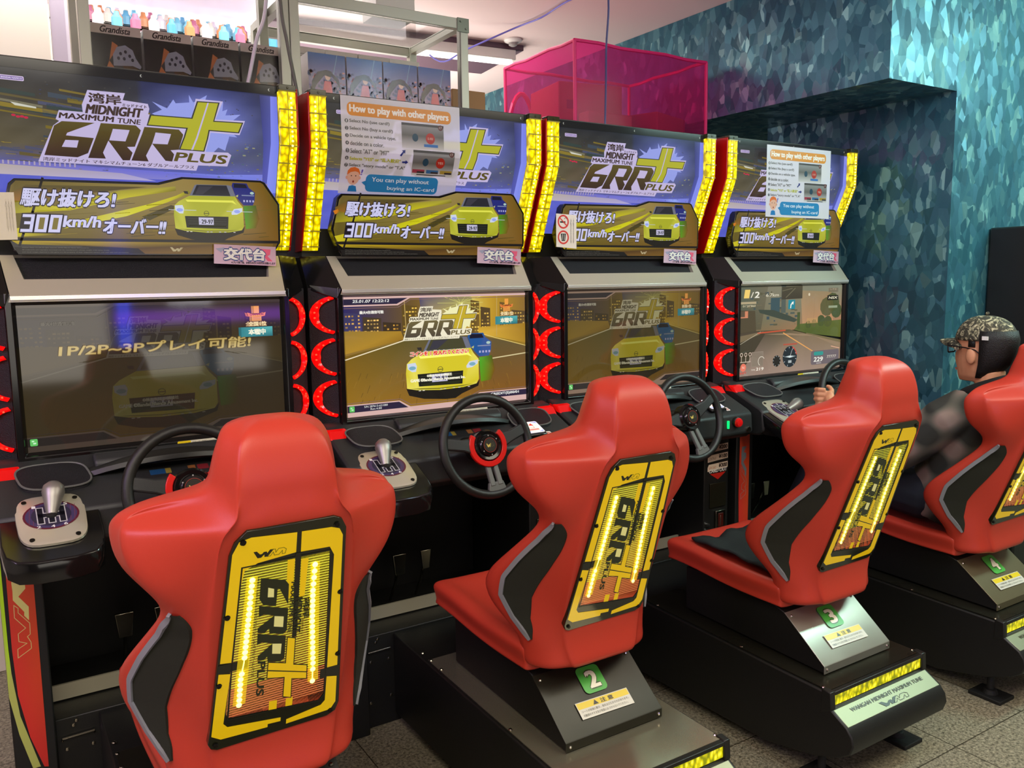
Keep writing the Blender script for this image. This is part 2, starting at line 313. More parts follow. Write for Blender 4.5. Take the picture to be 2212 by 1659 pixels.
# --- backlit marquee picture, bent at KS below its top edge ---
KS = .169
def bent(u, s, d):
    return (u, .020-d, 2.094-s) if s <= KS else (u, .020+(s-KS)*.379-d*.925, 2.094-KS-(s-KS)*.9255-d*.379)
def header_art():
    A = Art(); 
    def bg(x, y):
        mixc = lambda a, b_, t: tuple(p+(q-p)*max(0, min(1, t)) for p, q in zip(a, b_))
        c = mixc((26,30,40), (84,80,70), y/.22) if x < 0 else mixc((28,34,66), (78,82,104), y/.24)
        c = mixc(c, (104,92,60), (.05-x)/.5*min(1, y/.15)*.6); c = mixc(c, (92,98,200), (y-.22)/.07)
        g = math.exp(-(((x-.17)/.13)**2+((y-.12)/.085)**2)); c = mixc(c, (132,142,240), g*.95)
        return tuple(v+3*math.sin(x*61+y*93)+2*math.sin(x*23-y*140) for v in c)
    A.grid(-.377, 0, .377, .52, 50, 34, bg, 0)
    r = random.Random(3)
    for i in range(26):
        y = .06+r.random()*.18; x = -.377+r.random()*.22; w = .05+r.random()*.16; t = .002+r.random()*.006
        c = r.choice([(136,118,44),(96,86,52),(60,72,84),(52,66,62),(120,104,40),(76,80,104)])
        A.poly([(x,y),(x+w,y+w*.10),(x+w,y+w*.10+t),(x,y+t*1.6)], c, 1)
    for i in range(90):
        x = .02+r.random()*.33; y = .17+r.random()*.12; s_ = .0015+r.random()*.004
        A.rect(x, y, x+s_*1.6, y+s_*.7, r.choice([(120,116,70),(112,128,160),(80,100,120),(150,150,120)]), 1)
    for i in range(60):
        x = -.377+r.random()*.30; y = .19+r.random()*.09; A.rect(x, y, x+.006+r.random()*.02, y+.0016, r.choice([(140,122,52),(90,84,60),(70,76,110)]), 1)
    for i in range(40):
        x = -.30+r.random()*.6; y = .035+r.random()*.06; A.rect(x, y, x+.004, y+.002, r.choice([(56,58,96),(70,66,60),(50,60,74)]), 1)
    A.poly([(-.377,.262),(.0,.27),(.2,.272),(.377,.262),(.377,.29),(-.377,.30)], [(112,108,180),(110,112,214),(126,136,230),(120,128,220),(116,122,220),(150,140,190)], 1)
    A.poly([(-.377,.272),(-.06,.282),(.03,.300),(-.377,.300)], [(182,170,160),(170,160,196),(176,168,220),(190,178,184)], 2)
    for i in range(16): x = -.36+i*.012; A.rect(x, .262, x+.004, .272, (172,160,184), 2)
    A.line([(-.377,.105),(-.30,.112),(-.25,.118)], .006, (120,116,92), 2); A.poly([(-.32,.112),(-.262,.120),(-.262,.124),(-.31,.120)], (205,205,190), 3)
    for x, y in ((-.315,.145),(-.305,.148),(-.296,.147),(-.287,.149)): A.disc(x, y, .005, .003, (196,40,70), 3)
    
    # bright violet edge strip and dark top bar
    A.poly([(.357,.030),(.377,.030),(.377,.32),(.347,.32)], [(126,134,236),(110,118,226),(126,140,236),(140,150,244)], 3)
    A.poly([(.325,.030),(.357,.030),(.349,.32),(.335,.32)], [(54,58,110),(76,82,150),(90,96,190),(84,90,180)], 2)
    A.rect(-.377, 0, .377, .026, (18,20,22), 4)
    for x in (-.345, .0, .355): A.disc(x, .012, .004, .004, (170,170,160), 5, 12); A.disc(x+.002, .012, .0032, .0038, (30,30,32), 6, 12)
    A.rrect(-.340, .046, -.285, .058, .003, (214,196,228), 4); A.rrect(-.338, .048, -.287, .056, .002, (120,96,160), 5); A.text('BANDAI NAMCO', -.336, .0500, -.289, .0540, (224,212,240), 6, 0, .02)
    f = A.T; A.T = lambda x, y: f(x-.26, y+.06); logo(A, 5); A.T = f
    for x, y, w in ((.34, .292, .010),): A.rect(x, y, x+w, y+.008, (150,128,170), 5)
    for i, v in enumerate(A.v): A.v[i] = (min(max(v[0], -.377), .377), min(max(v[1], 0 if v[2] >= 4 else .026), .52), v[2])
    return A.mesh('marquee_picture', art_mat('backlit_print', 'emit', .95, .10, .3), bent, cuts=[('y', KS), ('y', .026)])
OCT = [(-.365,1.678),(-.340,1.778),(-.326,1.791),(.028,1.797),(.094,1.816),(.322,1.817),(.334,1.812),(.377,1.748),(.374,1.634),(.350,1.594),(.10,1.591),(-.322,1.591),(-.340,1.604)]
def slogan_art():
    A = Art(up=1)
    IN = [(-.357,1.678),(-.334,1.772),(-.322,1.785),(.030,1.790),(.097,1.810),(.320,1.811),(.328,1.807),(.370,1.746),(.367,1.634),(-.350,1.634)]
    A.poly(IN, [(112,96,24),(116,98,50),(104,88,40),(150,132,70),(150,128,70),(120,90,24),(110,84,22),(96,80,20),(120,84,24),(96,84,20)], 0)
    A.poly([(-.35,1.634),(.367,1.634),(.345,1.596),(-.02,1.596),(-.035,1.611),(-.175,1.616),(-.33,1.620)], [(200,168,24),(96,70,22),(120,90,30),(110,78,30),(80,54,24),(66,48,28),(160,140,24)], 0)
    Y = (196,186,22)
    def st(p, c): A.poly(p, c, 1)
    st([(-.352,1.698),(-.340,1.735),(-.236,1.722),(-.072,1.770),(.075,1.788),(.076,1.776),(-.05,1.752),(-.20,1.712)], [(150,140,30),(110,100,40),Y,(160,150,40),(160,150,60),(120,110,30),Y,Y])
    st([(-.17,1.688),(.0,1.735),(.076,1.762),(.110,1.780),(.115,1.770),(.05,1.742),(-.06,1.700),(-.22,1.662)], [Y,(204,200,10),Y,(140,136,40),(120,110,40),Y,(210,206,20),Y])
    st([(-.355,1.655),(-.30,1.668),(-.226,1.662),(-.24,1.645),(-.345,1.638)], [(204,190,30),Y,(120,104,30),(110,90,24),(204,190,30)])
    st([(-.35,1.745),(-.30,1.775),(.0,1.783),(-.1,1.768),(-.33,1.728)], [(120,88,24),(92,80,40),(90,76,36),(80,70,34),(150,100,30)])
    st([(-.356,1.735),(-.34,1.742),(-.335,1.732),(-.35,1.724)], (206,120,24))
    r = random.Random(8)
    for i in range(46):
        x = -.3+r.random()*.62; y = 1.64+r.random()*.10; w = .03+r.random()*.07; q = (y-1.72)*.2+.1
        st([(x,y),(x+w,y+w*q),(x+w,y+w*q+.0012),(x,y+.002)], r.choice([(132,112,26),(84,72,20),(108,94,28),(70,60,22)]))
    A.poly([(-.02,1.70),(.06,1.735),(.08,1.73),(.0,1.69)], (70,62,26), 1)
    bl = (26,22,20)
    A.line([(-.260,1.793),(-.289,1.705),(-.314,1.649),(-.325,1.618)], .006, bl, 2)
    A.rect(-.352, 1.637, .372, 1.629, bl, 2)
    A.poly([(-.338,1.612),(-.18,1.612),(-.175,1.616),(-.036,1.611),(-.018,1.596),(-.33,1.593)], bl, 3)
    for i in range(3): A.text(('©Nissan Motor Co.,Ltd All rights reserved. GAME ©Bandai Namco Amusement Inc.','All trademarks and copyrights associated with the manufacturers, vehicles, models, trade names, brands,','and visual images depicted in this game are the property of their respective owners, and used with such permissions.')[i], -.321, 1.6125-i*.006, -.16+.05*i, 1.6095-i*.006, (120,116,104), 4)
    A.poly([(.28,1.628),(.35,1.628),(.345,1.60),(.20,1.60),(.21,1.615)], (120,88,30), 1)
    car(A, 3)
    wm(A, .050, 1.615, .108, 1.603, (176,160,120), (110,84,50), 3, .0008)
    W = (206,204,240); O = (26,20,30)
    A.text('駆け抜けろ!', -.316, 1.767, -.092, 1.721, W, 9, .22, .022, .07, O)
    def seg(p, l=9): A.poly(p, W, l)
    # 3 0 0 in squared racing numerals
    def num(x, kind):
        s = .0077; X = lambda a, y: x+a+(y-1.652)*.22; t, b, m = 1.6985, 1.652, 1.676
        A.poly([(X(-.003,1.649),1.649),(X(.031,1.649),1.649),(X(.031,t+.003),t+.003),(X(-.003,t+.003),t+.003)], O, 8)
        if kind == 0:
            seg([(X(0,b),b),(X(.028,b),b),(X(.028,t),t),(X(0,t),t)]); A.poly([(X(s,b+s),b+s),(X(.028-s,b+s),b+s),(X(.028-s,t-s),t-s),(X(s,t-s),t-s)], (120,106,40), 10)
        else:
            for y in (b, m-s/2, t-s): seg([(X(0 if y != m-s/2 else .006,y),y),(X(.028,y),y),(X(.028,y+s),y+s),(X(0 if y != m-s/2 else .006,y+s),y+s)])
            seg([(X(.028-s,b),b),(X(.028,b),b),(X(.028,t),t),(X(.028-s,t),t)])
    for i, k_ in enumerate((3, 0, 0)): num(-.322+i*.0325, k_)
    A.text('km/h', -.220, 1.697, -.130, 1.667, W, 9, .22, .022, .07, O)
    A.text('オーバー!!', -.123, 1.693, .036, 1.652, W, 9, .22, .022, .07, O)
    return A.mesh('slogan_picture', art_mat('backlit_print', 'emit', .95, .10, .3), lambda x, z, d: (x, .0395-d, z))
# --- change-over label, printed paper under the slogan plate ---
def label_art():
    A = Art(up=1); a, b = .168, .352
    A.poly([(a,1.625),(b,1.618),(b-.002,1.560),(a-.003,1.568)], [(190,160,170),(176,150,160),(206,160,176),(196,170,186)], 0)
    A.poly([(.300,1.612),(.336,1.610),(.333,1.594),(.325,1.590),(.340,1.574),(.325,1.575),(.315,1.588),(.312,1.575),(.298,1.576)], (214,84,112), 1)
    A.poly([(a+.004,1.612),(a+.03,1.616),(a+.02,1.60)], (150,150,170), 1)
    A.text('交代台', .196, 1.614, .316, 1.580, (222,218,206), 3, .05, .03, .10, (52,66,120), slope=-.03)
    A.text('※プレイ終了後、お待ちの方との交代をお願いします', .216, 1.575, .348, 1.568, (46,40,52), 3, 0, .02, slope=-.03)
    return A.mesh('changeover_label', art_mat('printed_sheet', 'paper', .0, .35), lambda x, z, d: (x+.003, .030-d, z))
# --- game screens (u right, s down, .698 x .393) ---
def scr(u, s, d): return (-.349+u, .0-d, 1.4592-s)
SW, SH = .698, .393
def dimc(c, k, add=(0,0,0)): return tuple(min(255, v*k+a) for v, a in zip(c, add))
def badge(A, k, x0=.570, l=8, teal=(52,132,140)):
    d = lambda c: dimc(c, k)
    f = A.T; A.T = lambda x, y: f(x0+x, y)
    A.text('1', .042, .020, .054, .040, d((240,160,70)), l, 0, .04)
    A.poly([(.020,.038),(.034,.042),(.048,.044),(.062,.042),(.076,.038),(.073,.049),(.048,.054),(.023,.049)], d((232,130,60)), l)
    A.rect(.034, .046, .062, .064, d((240,170,80)), l)
    for i in range(3): A.rect(.036, .052+i*.004, .060, .0535+i*.004, d((190,96,40)), l+1)
    A.text('CHAMPION', .028, .041, .068, .047, d((120,40,20)), l+1, 0, .02)
    A.text('全国1位', .022, .066, .076, .079, d((250,226,170)), l+1, 0, .03, .1, d((120,60,20)))
    A.poly([(.0,.082),(.094,.082),(.094,.111),(.0,.111)], [d(teal), d((90,180,180)), d((40,110,120)), d(teal)], l)
    A.text('本戦中', .022, .088, .072, .105, d((250,246,220)), l+1, 0, .03)
    A.T = f
def attract(k, add, bright):
    """title screen of the racing game, at brightness k"""
    A = Art(); d = lambda c: dimc(c, k, add); r = random.Random(11)
    def bg(x, y):
        mixc = lambda a, b_, t: tuple(p+(q-p)*max(0, min(1, t)) for p, q in zip(a, b_))
        if y < .155:
            c = mixc((46,40,96), (110,84,40), x/.25); c = mixc(c, (190,146,36), (x-.25)/.25); c = mixc(c, (140,106,50), (x-.55)/.15); c = mixc(c, (232,220,130), math.exp(-(((x-.43)/.08)**2+((y-.04)/.06)**2)))
        else: c = (140,110,40)
        return d(c)
    A.grid(0, 0, SW, .16, 28, 8, bg, 0); A.poly([(0,.15),(SW,.15),(SW,SH),(0,SH)], [d((140,110,50)), d((150,120,40)), d((150,104,30)), d((150,112,30))], 0)
    for x0, x1, yv, c1, c2 in ((.0, .06, .05, (60,56,96), (230,176,90)), (.065, .13, .066, (70,56,40), (250,200,110)), (.135, .20, .085, (60,46,30), (220,160,60)), (.205, .262, .03, (96,74,30), (240,196,80)), (.47, .505, .02, (104,80,34), (246,206,90)), (.51, .55, .045, (86,66,36), (230,186,80)), (.59, .63, .03, (110,84,40), (220,176,70)), (.64, .698, .06, (92,72,44), (214,170,80))):
        A.poly([(x0,yv),(x1,yv+.006),(x1,.15),(x0,.15)], [d(c1), d(c1), d(tuple(v*1.3 for v in c1)), d(c1)], 1)
        for i in range(int((.135-yv)/.012)):
            for j in range(int((x1-x0)/.011)):
                if r.random() < .62: A.rect(x0+.004+j*.011, yv+.010+i*.012, x0+.004+j*.011+.005+.003*r.random(), yv+.010+i*.012+.005, d(c2 if r.random() < .6 else tuple(v*.7 for v in c2)), 1.5)
    A.poly([(.27,.0),(.47,.0),(.50,.08),(.42,.12),(.28,.09)], [d((70,66,110)), d((150,146,90)), d((214,196,80)), d((220,196,80)), d((120,106,80))], .5)
    for a in range(14):
        t = R(a*26); A.line([(.43,.03), (.43+.09*math.cos(t), .03+.06*math.sin(t))], .0012, d((220,214,120)), 2)
    # road: dark asphalt, lit walls
    A.poly([(0,.192),(.21,.150),(.30,.140),(.50,.146),(SW,.190),(SW,.365),(0,.365)], [d((120,92,24)), d((96,84,36)), d((90,84,50)), d((92,84,50)), d((104,86,50)), d((132,86,30)), d((150,110,30))], 2)
    A.poly([(0,.110),(.20,.118),(.21,.146),(0,.185)], [d((150,120,50)), d((170,130,40)), d((150,110,30)), d((176,136,44))], 2)
    A.poly([(.50,.118),(SW,.110),(SW,.182),(.50,.140)], [d((206,160,50)), d((160,120,36)), d((170,130,40)), d((220,176,60))], 2)
    A.line([(0,.203),(.21,.150)], .0035, d((240,226,190)), 3); A.line([(.505,.140),(SW,.192)], .0025, d((230,206,120)), 3)
    A.line([(.215,.02),(.22,.15)], .003, d((190,160,90)), 3); A.line([(.578,.0),(.575,.15)], .003, d((190,160,90)), 3)
    A.line([(.50,.236),(SW,.220)], .004, d((214,200,150)), 3)
    for i in range(90):
        x = r.random()*.65; y = .24+r.random()*.12; w = .03+r.random()*.06; q = (x-.35)*1.1
        A.poly([(x,y),(x+w*q/2,y+w*.35),(x+w*q/2+.001,y+w*.35+.001),(x+.002,y)], d(r.choice([(140,106,34),(108,82,28),(150,114,40),(100,76,28)])), 3)
    f = A.T; A.T = lambda x, z: f(.213+(x-.066)*1.438, .148+(1.798-z)*1.293)
    car(A, 4, yel=(214,198,40), hi=(232,220,90), dk=(70,68,44), lamp=(120,170,190), blue=(30,84,150), green=(70,170,40), hal=False, k=k, add=add)
    A.T = lambda x, y: f(.207+x*.535, .036+y*.575); logo(A, 10, white=d((240,232,204)), dark=d((80,70,58)), dark2=d((110,98,60)), yel=d((196,170,44)), edge=d((84,78,44)), burst=d((240,236,180)), small=False)
    A.T = f
    if bright:
        A.text('コインを 1 枚入れてください', .230, .190, .455, .206, d((232,60,40)), 17, .1, .03, .09, d((250,240,220)))
    A.text('©楠みちはる/講談社', .291, .271, .388, .281, d((250,246,220)), 17, 0, .02); A.text('GAME ©Bandai Namco Amusement Inc.', .229, .284, .441, .294, d((250,246,220)), 17, 0, .03)
    A.text('最大4台通信可能', .053, .046, .137, .056, d((240,236,226)), 17, 0, .03)
    badge(A, max(k, .8))
    # interface frame
    fr = d((214,176,170)); fl = d((130,100,96)); dk = d((40,34,60))
    A.poly([(0,0),(SW,0),(SW,.008),(.235,.008),(.190,.031),(0,.031)], fr, 12); A.poly([(0,.007),(.226,.007),(.186,.026),(0,.026)], dk, 13)
    A.poly([(0,.036),(.190,.036),(.236,.012),(SW,.012),(SW,.014),(.237,.014),(.192,.038),(0,.038)], fl, 12)
    if bright: A.text('25.01.07 12:22:12', .030, .010, .158, .019, (240,240,236), 14, .2, .02)
    A.poly([(0,.352),(.186,.352),(.226,.376),(.44,.374),(.500,.350),(SW,.350),(SW,SH),(0,SH)], fr, 12)
    A.poly([(0,.346),(.19,.346),(.229,.369),(.44,.367),(.498,.344),(SW,.344),(SW,.346),(.50,.346),(.442,.369),(.227,.371),(.188,.348),(0,.348)], fl, 12)
    A.poly([(0,.356),(.184,.356),(.218,.378),(0,.378)], dk, 13); A.poly([(.505,.354),(SW,.354),(SW,.374),(.47,.374)], dk, 13)
    if bright:
        A.text('S/N 287613-621080', .058, .359, .142, .3655, (240,240,236), 14); A.text('Rev.4.00', .080, .368, .120, .3745, (240,240,236), 14)
        A.text('CREDIT(S)00/01', .545, .357, .665, .368, (240,240,236), 14, 0, .02)
    A.rrect(.006, .357, .024, .376, .003, (96,190,96), 15); A.rect(.010, .361, .016, .365, (190,240,190), 16); A.rect(.013, .367, .020, .371, (200,240,200), 16)
    return A
def screen1():
    A = attract(.17, (28,24,16), False)
    A.poly([(0,0),(SW,0),(SW,SH),(0,SH)], (0,0,0), -6)
    badge(A, 1.0, .577, 20)
    A.text('1P/2P~3Pプレイ可能!', .090, .109, .600, .140, (188,164,96), 22, .15, .012, .05, (128,104,50))
    return A
def screen4():
    A = Art(); r = random.Random(2)
    sky = (150,140,108)
    A.poly([(0,0),(SW,0),(SW,.20),(0,.20)], [(124,118,100), (132,134,112), (176,124,86), (110,100,70)], 0)
    A.poly([(.40,.02),(.62,.03),(.64,.18),(.42,.19)], [(150,132,100),(150,128,92),(196,140,98),(186,140,100)], 1)
    A.poly([(0,0),(.18,0),(.14,.19),(0,.19)], [(90,100,84),(110,104,84),(92,84,62),(84,80,62)], 1)
    for i in range(60):
        x = .0+r.random()*.38; y = .02+r.random()*.16; A.rect(x, y, x+.006+r.random()*.03, y+.002+r.random()*.012, r.choice([(84,82,60),(104,96,70),(70,84,80),(120,108,84),(58,76,84)]), 1)
    A.rect(.20, .05, .26, .13, (56,80,86), 2); A.rect(.27, .0, .30, .12, (80,90,84), 2)
    A.poly([(.12,.10),(.22,.105),(.33,.135),(.385,.155),(.36,.165),(.28,.15),(.13,.115)], (58,68,58), 3)
    A.poly([(0,.10),(.10,.105),(.11,.20),(0,.20)], (78,68,48), 2); A.rect(.0, .105, .055, .135, (206,130,96), 3); A.rect(.0, .105, .035, .13, (92,74,56), 4)
    A.rect(.38, .12, .40, .20, (70,84,44), 3)
    for x, y, s_ in ((.59,.10,.05),(.63,.08,.05),(.55,.165,.03),(.50,.175,.02),(.60,.17,.03),(.66,.12,.04),(.46,.18,.02)): A.disc(x, y, s_, s_*.9, r.choice([(80,86,50),(74,84,48),(96,92,56)]), 3, 11)
    for i in range(8): A.rect(.45+i*.010, .15, .456+i*.010, .175, (190,150,96), 4)
    A.line([(.50,.06),(.495,.17)], .0015, (150,120,90), 4); A.line([(.46,.045),(.50,.06)], .0015, (150,130,110), 4); A.disc(.46, .04, .006, .007, (220,206,176), 5)
    A.poly([(.39,.175),(SW,.165),(SW,.25),(.45,.22),(.36,.20)], [(84,98,40),(96,104,48),(92,100,36),(80,92,36),(90,98,50)], 3)
    A.poly([(0,.2),(.10,.195),(.33,.197),(.44,.22),(SW,.272),(SW,SH),(0,SH)], [(70,60,44),(70,60,44),(90,80,54),(130,110,82),(140,118,92),(160,136,118),(150,128,116)], 4)
    A.poly([(.0,.215),(.16,.198),(.13,.212),(0,.245)], (120,104,76), 5)
    A.poly([(.0,.245),(.15,.205),(.166,.212),(.11,.275),(.05,.34),(0,.36)], [(64,56,40)]*6, 5)
    A.poly([(.166,.212),(.46,.224),(SW,.278),(SW,.30),(.5,.235),(.33,.214)], (150,126,98), 5)
    A.line([(.12,.205),(.30,.200)], .006, (196,80,50), 6); A.line([(0,.253),(.137,.20)], .002, (196,186,160), 6)
    A.poly([(.45,.218),(SW,.262),(SW,.275),(.44,.222)], (120,106,70), 6)
    A.line([(.289,.212),(.52,.318)], .005, (226,160,90), 6); A.line([(.63,.29),(.69,.302)], .004, (222,170,140), 6)
    A.text('1', .028, .012, .056, .047, (240,206,110), 8, .2, .03); A.text('/', .068, .022, .088, .047, (236,230,210), 8); A.text('2', .094, .021, .122, .047, (240,236,220), 8, .15, .02)
    A.text('6.7km', .166, .030, .250, .044, (230,222,196), 8, .15, .0)
    A.poly([(.270,.002),(.411,.0),(.411,.057),(.270,.059)], [(70,66,50),(78,72,54),(60,54,42),(64,58,46)], 7); A.line([(.30,.05),(.36,.01)], .004, (110,104,80), 8); A.line([(.275,.02),(.34,.01)], .003, (110,104,80), 8)
    A.rect(.316, .062, .362, .104, (20,132,150), 8); A.line([(.332,.097),(.334,.085),(.343,.074)], .006, (240,240,230), 9); A.poly([(.336,.078),(.352,.068),(.350,.084)], (240,240,230), 9)
    A.rect(.589, .047, .669, .070, (34,30,22), 8); A.text('NSX', .599, .053, .660, .064, (226,220,190), 9, .3, .03)
    A.rect(.600, .096, .665, .107, (150,160,130), 8); A.rect(.597, .012, .668, .032, (120,110,88), 7); A.text('しずお', .61, .014, .655, .022, (190,170,140), 8)
    A.rect(.0, .064, .105, .074, (176,160,126), 8); A.text("01'20\"860", .020, .078, .100, .087, (220,206,170), 8, .1)
    for x, y, ra in ((.336, .323, .049), (.247, .338, .026)):
        A.disc(x, y, ra, ra, (20,34,44) if ra > .04 else (26,24,22), 8, 28)
        for a in range(9): t = R(110+a*38); A.line([(x+ra*.82*math.cos(t), y+ra*.82*math.sin(t)), (x+ra*.94*math.cos(t), y+ra*.94*math.sin(t))], .002, (210,220,224), 9)
    A.poly([(.292,.322),(.336,.318),(.384,.322),(.336,.328)], [(60,80,96),(220,236,236),(40,60,76),(220,236,236)], 10); A.line([(.336,.323),(.352,.288)], .0015, (230,230,230), 11); A.rect(.325,.340,.348,.352,(170,180,180),10)
    A.ring(.336, .323, .049, .006, (196,70,54), 9, 12, 290, 350); A.rect(.29,.262,.384,.269,(176,80,60),8)
    A.rrect(.484, .306, .80-.112, .372, .012, (112,100,104), 8); A.rrect(.504, .311, .573, .329, .008, (56,150,140), 9)
    A.text('229', .504, .337, .568, .358, (240,238,226), 10, .15, .02); A.text('km/h', .525, .361, .558, .369, (214,206,200), 10); A.text('77777', .598, .333, .666, .346, (226,216,200), 10, .2)
    for i in range(3): A.ring(.018+i*.027, .297, .009, .003, (220,196,176), 8, 14); A.line([(.018+i*.027,.307),(.018+i*.027,.33)], .003, (210,190,170), 8)
    A.line([(.012,.33),(.075,.33)], .003, (210,190,170), 8); A.disc(.030, .354, .018, .018, (232,120,96), 10); A.text('N', .024, .348, .036, .360, (250,220,200), 11); A.text('SHIFT', .008, .374, .050, .384, (206,70,54), 9, 0, .02)
    A.rect(.082, .288, .158, .355, (150,134,120), 7); A.rect(.084, .290, .156, .353, (134,120,104), 8); A.ring(.146, .332, .022, .003, (224,214,196), 9, 18, 120, 330)
    A.text('TIME', .080, .365, .106, .372, (226,216,200), 9); A.text('219', .112, .360, .160, .373, (240,232,216), 9, .1, .02)
    return A
def screen_mesh(k):
    if k == 1: A, st = screen1(), .95
    elif k == 2: A, st = attract(1.0, (0,0,0), True), 1.0
    elif k == 3: A, st = attract(.50, (22,18,4), False), .95
    else: A, st = screen4(), .95
    for i, v in enumerate(A.v): A.v[i] = (min(max(v[0], 0), SW), min(max(v[1], 0), SH), v[2])
    return A.mesh('screen_picture', art_mat('lit_screen', 'emit', 1.0, .06, .7), scr)
# --- rear light panel of the seats (a across, b down along the slope) ---
PD = Vector((0, .3218, -.9468)); PN = Vector((0, -.9468, -.3218)); PC = Vector((.010, -1.045, 1.066))
def pan(a, b, d): return PC + Vector((a, 0, 0)) + PD*b + PN*(.004+d)
PANEL = [(-.078,-.014),(.082,-.014),(.098,-.006),(.108,.014),(.130,.455),(.124,.478),(.106,.487),(-.118,.490),(-.130,.484),(-.136,.470),(-.131,.418),(-.108,.035),(-.099,.008)]
def seat_art():
    A = Art(); Y = (204,168,8); B = (22,22,14)
    A.poly([(-.085,.062),(.080,.062),(.094,.418),(.084,.434),(-.100,.414),(-.104,.40)], [(96,92,20),(150,140,16),(190,70,30),(196,70,40),(196,80,50),(180,120,60)], 0)
    for i in range(58):
        b = .068+i*.006; h = (b-.06)/.36; xl = -.084-.016*h; xr = .079+.014*h
        c = (214,214,60) if b < .34 else (210,120,70)
        A.rect(xl, b, xr, b+.0022, c, 1)
    A.poly([(-.071,.0),(.0125,.006),(.0130,.050),(-.057,.058),(-.080,.070),(-.086,.105),(-.096,.276),(-.118,.272),(-.103,.030),(-.092,.006)], Y, 3)
    A.poly([(-.120,.297),(-.098,.303),(-.108,.425),(-.100,.436),(.006,.452),(.006,.462),(-.02,.460),(-.02,.468),(-.112,.464),(-.130,.450)], Y, 3)
    A.poly([(.021,.006),(.078,.008),(.094,.014),(.102,.03),(.118,.356),(.096,.352),(.088,.072),(.078,.052),(.022,.051)], Y, 3)
    A.poly([(.097,.376),(.119,.382),(.122,.452),(.112,.470),(.018,.474),(.018,.462),(.090,.450),(.098,.440)], Y, 3)
    A.poly([(-.002,.064),(.012,.064),(.012,.155),(.0,.15)], Y, 3); A.poly([(.024,.068),(.038,.068),(.036,.155),(.026,.155)], Y, 3)
    A.poly([(.012,.052),(.023,.052),(.026,.25),(.017,.25)], B, 4); A.rect(-.122, .276, -.066, .297, B, 4); A.rect(.082, .352, .122, .376, B, 4)
    A.poly([(-.020,.40),(-.004,.402),(-.004,.425),(-.020,.423)], Y, 3); A.poly([(.014,.405),(.028,.406),(.028,.428),(.014,.427)], Y, 3)
    A.line([(-.085,.062),(.080,.060),(.096,.420),(.086,.436),(-.100,.418),(-.096,.28),(-.085,.062)], .003, B, 4)
    A.line([(.010,.428),(.084,.437)], .006, B, 4)
    f = A.T; A.T = lambda x, y: f(.056-.58*y, .086+.60*x)
    logo(A, 6, white=None, dark=(26,30,14), dark2=(26,30,14), yel=(206,170,8), edge=(26,30,14), burst=None)
    for q in ('sixh', 'rah', 'rbh'): A.poly(LB[q], (196,190,120), 10)
    A.T = f
    f = A.T; wm(A, -.066, .032, -.006, .047, B, (96,90,10), 5, .0012); A.T = f
    for x, y in ((-.085,.008),(-.108,.167),(-.119,.325),(-.122,.475),(.088,.004),(.108,.164),(.116,.321),(.112,.472)): A.disc(x, y, .006, .006, (14,14,12), 6, 12)
    return A.mesh('panel_print', art_mat('panel_print', 'both', .5, .15), pan)
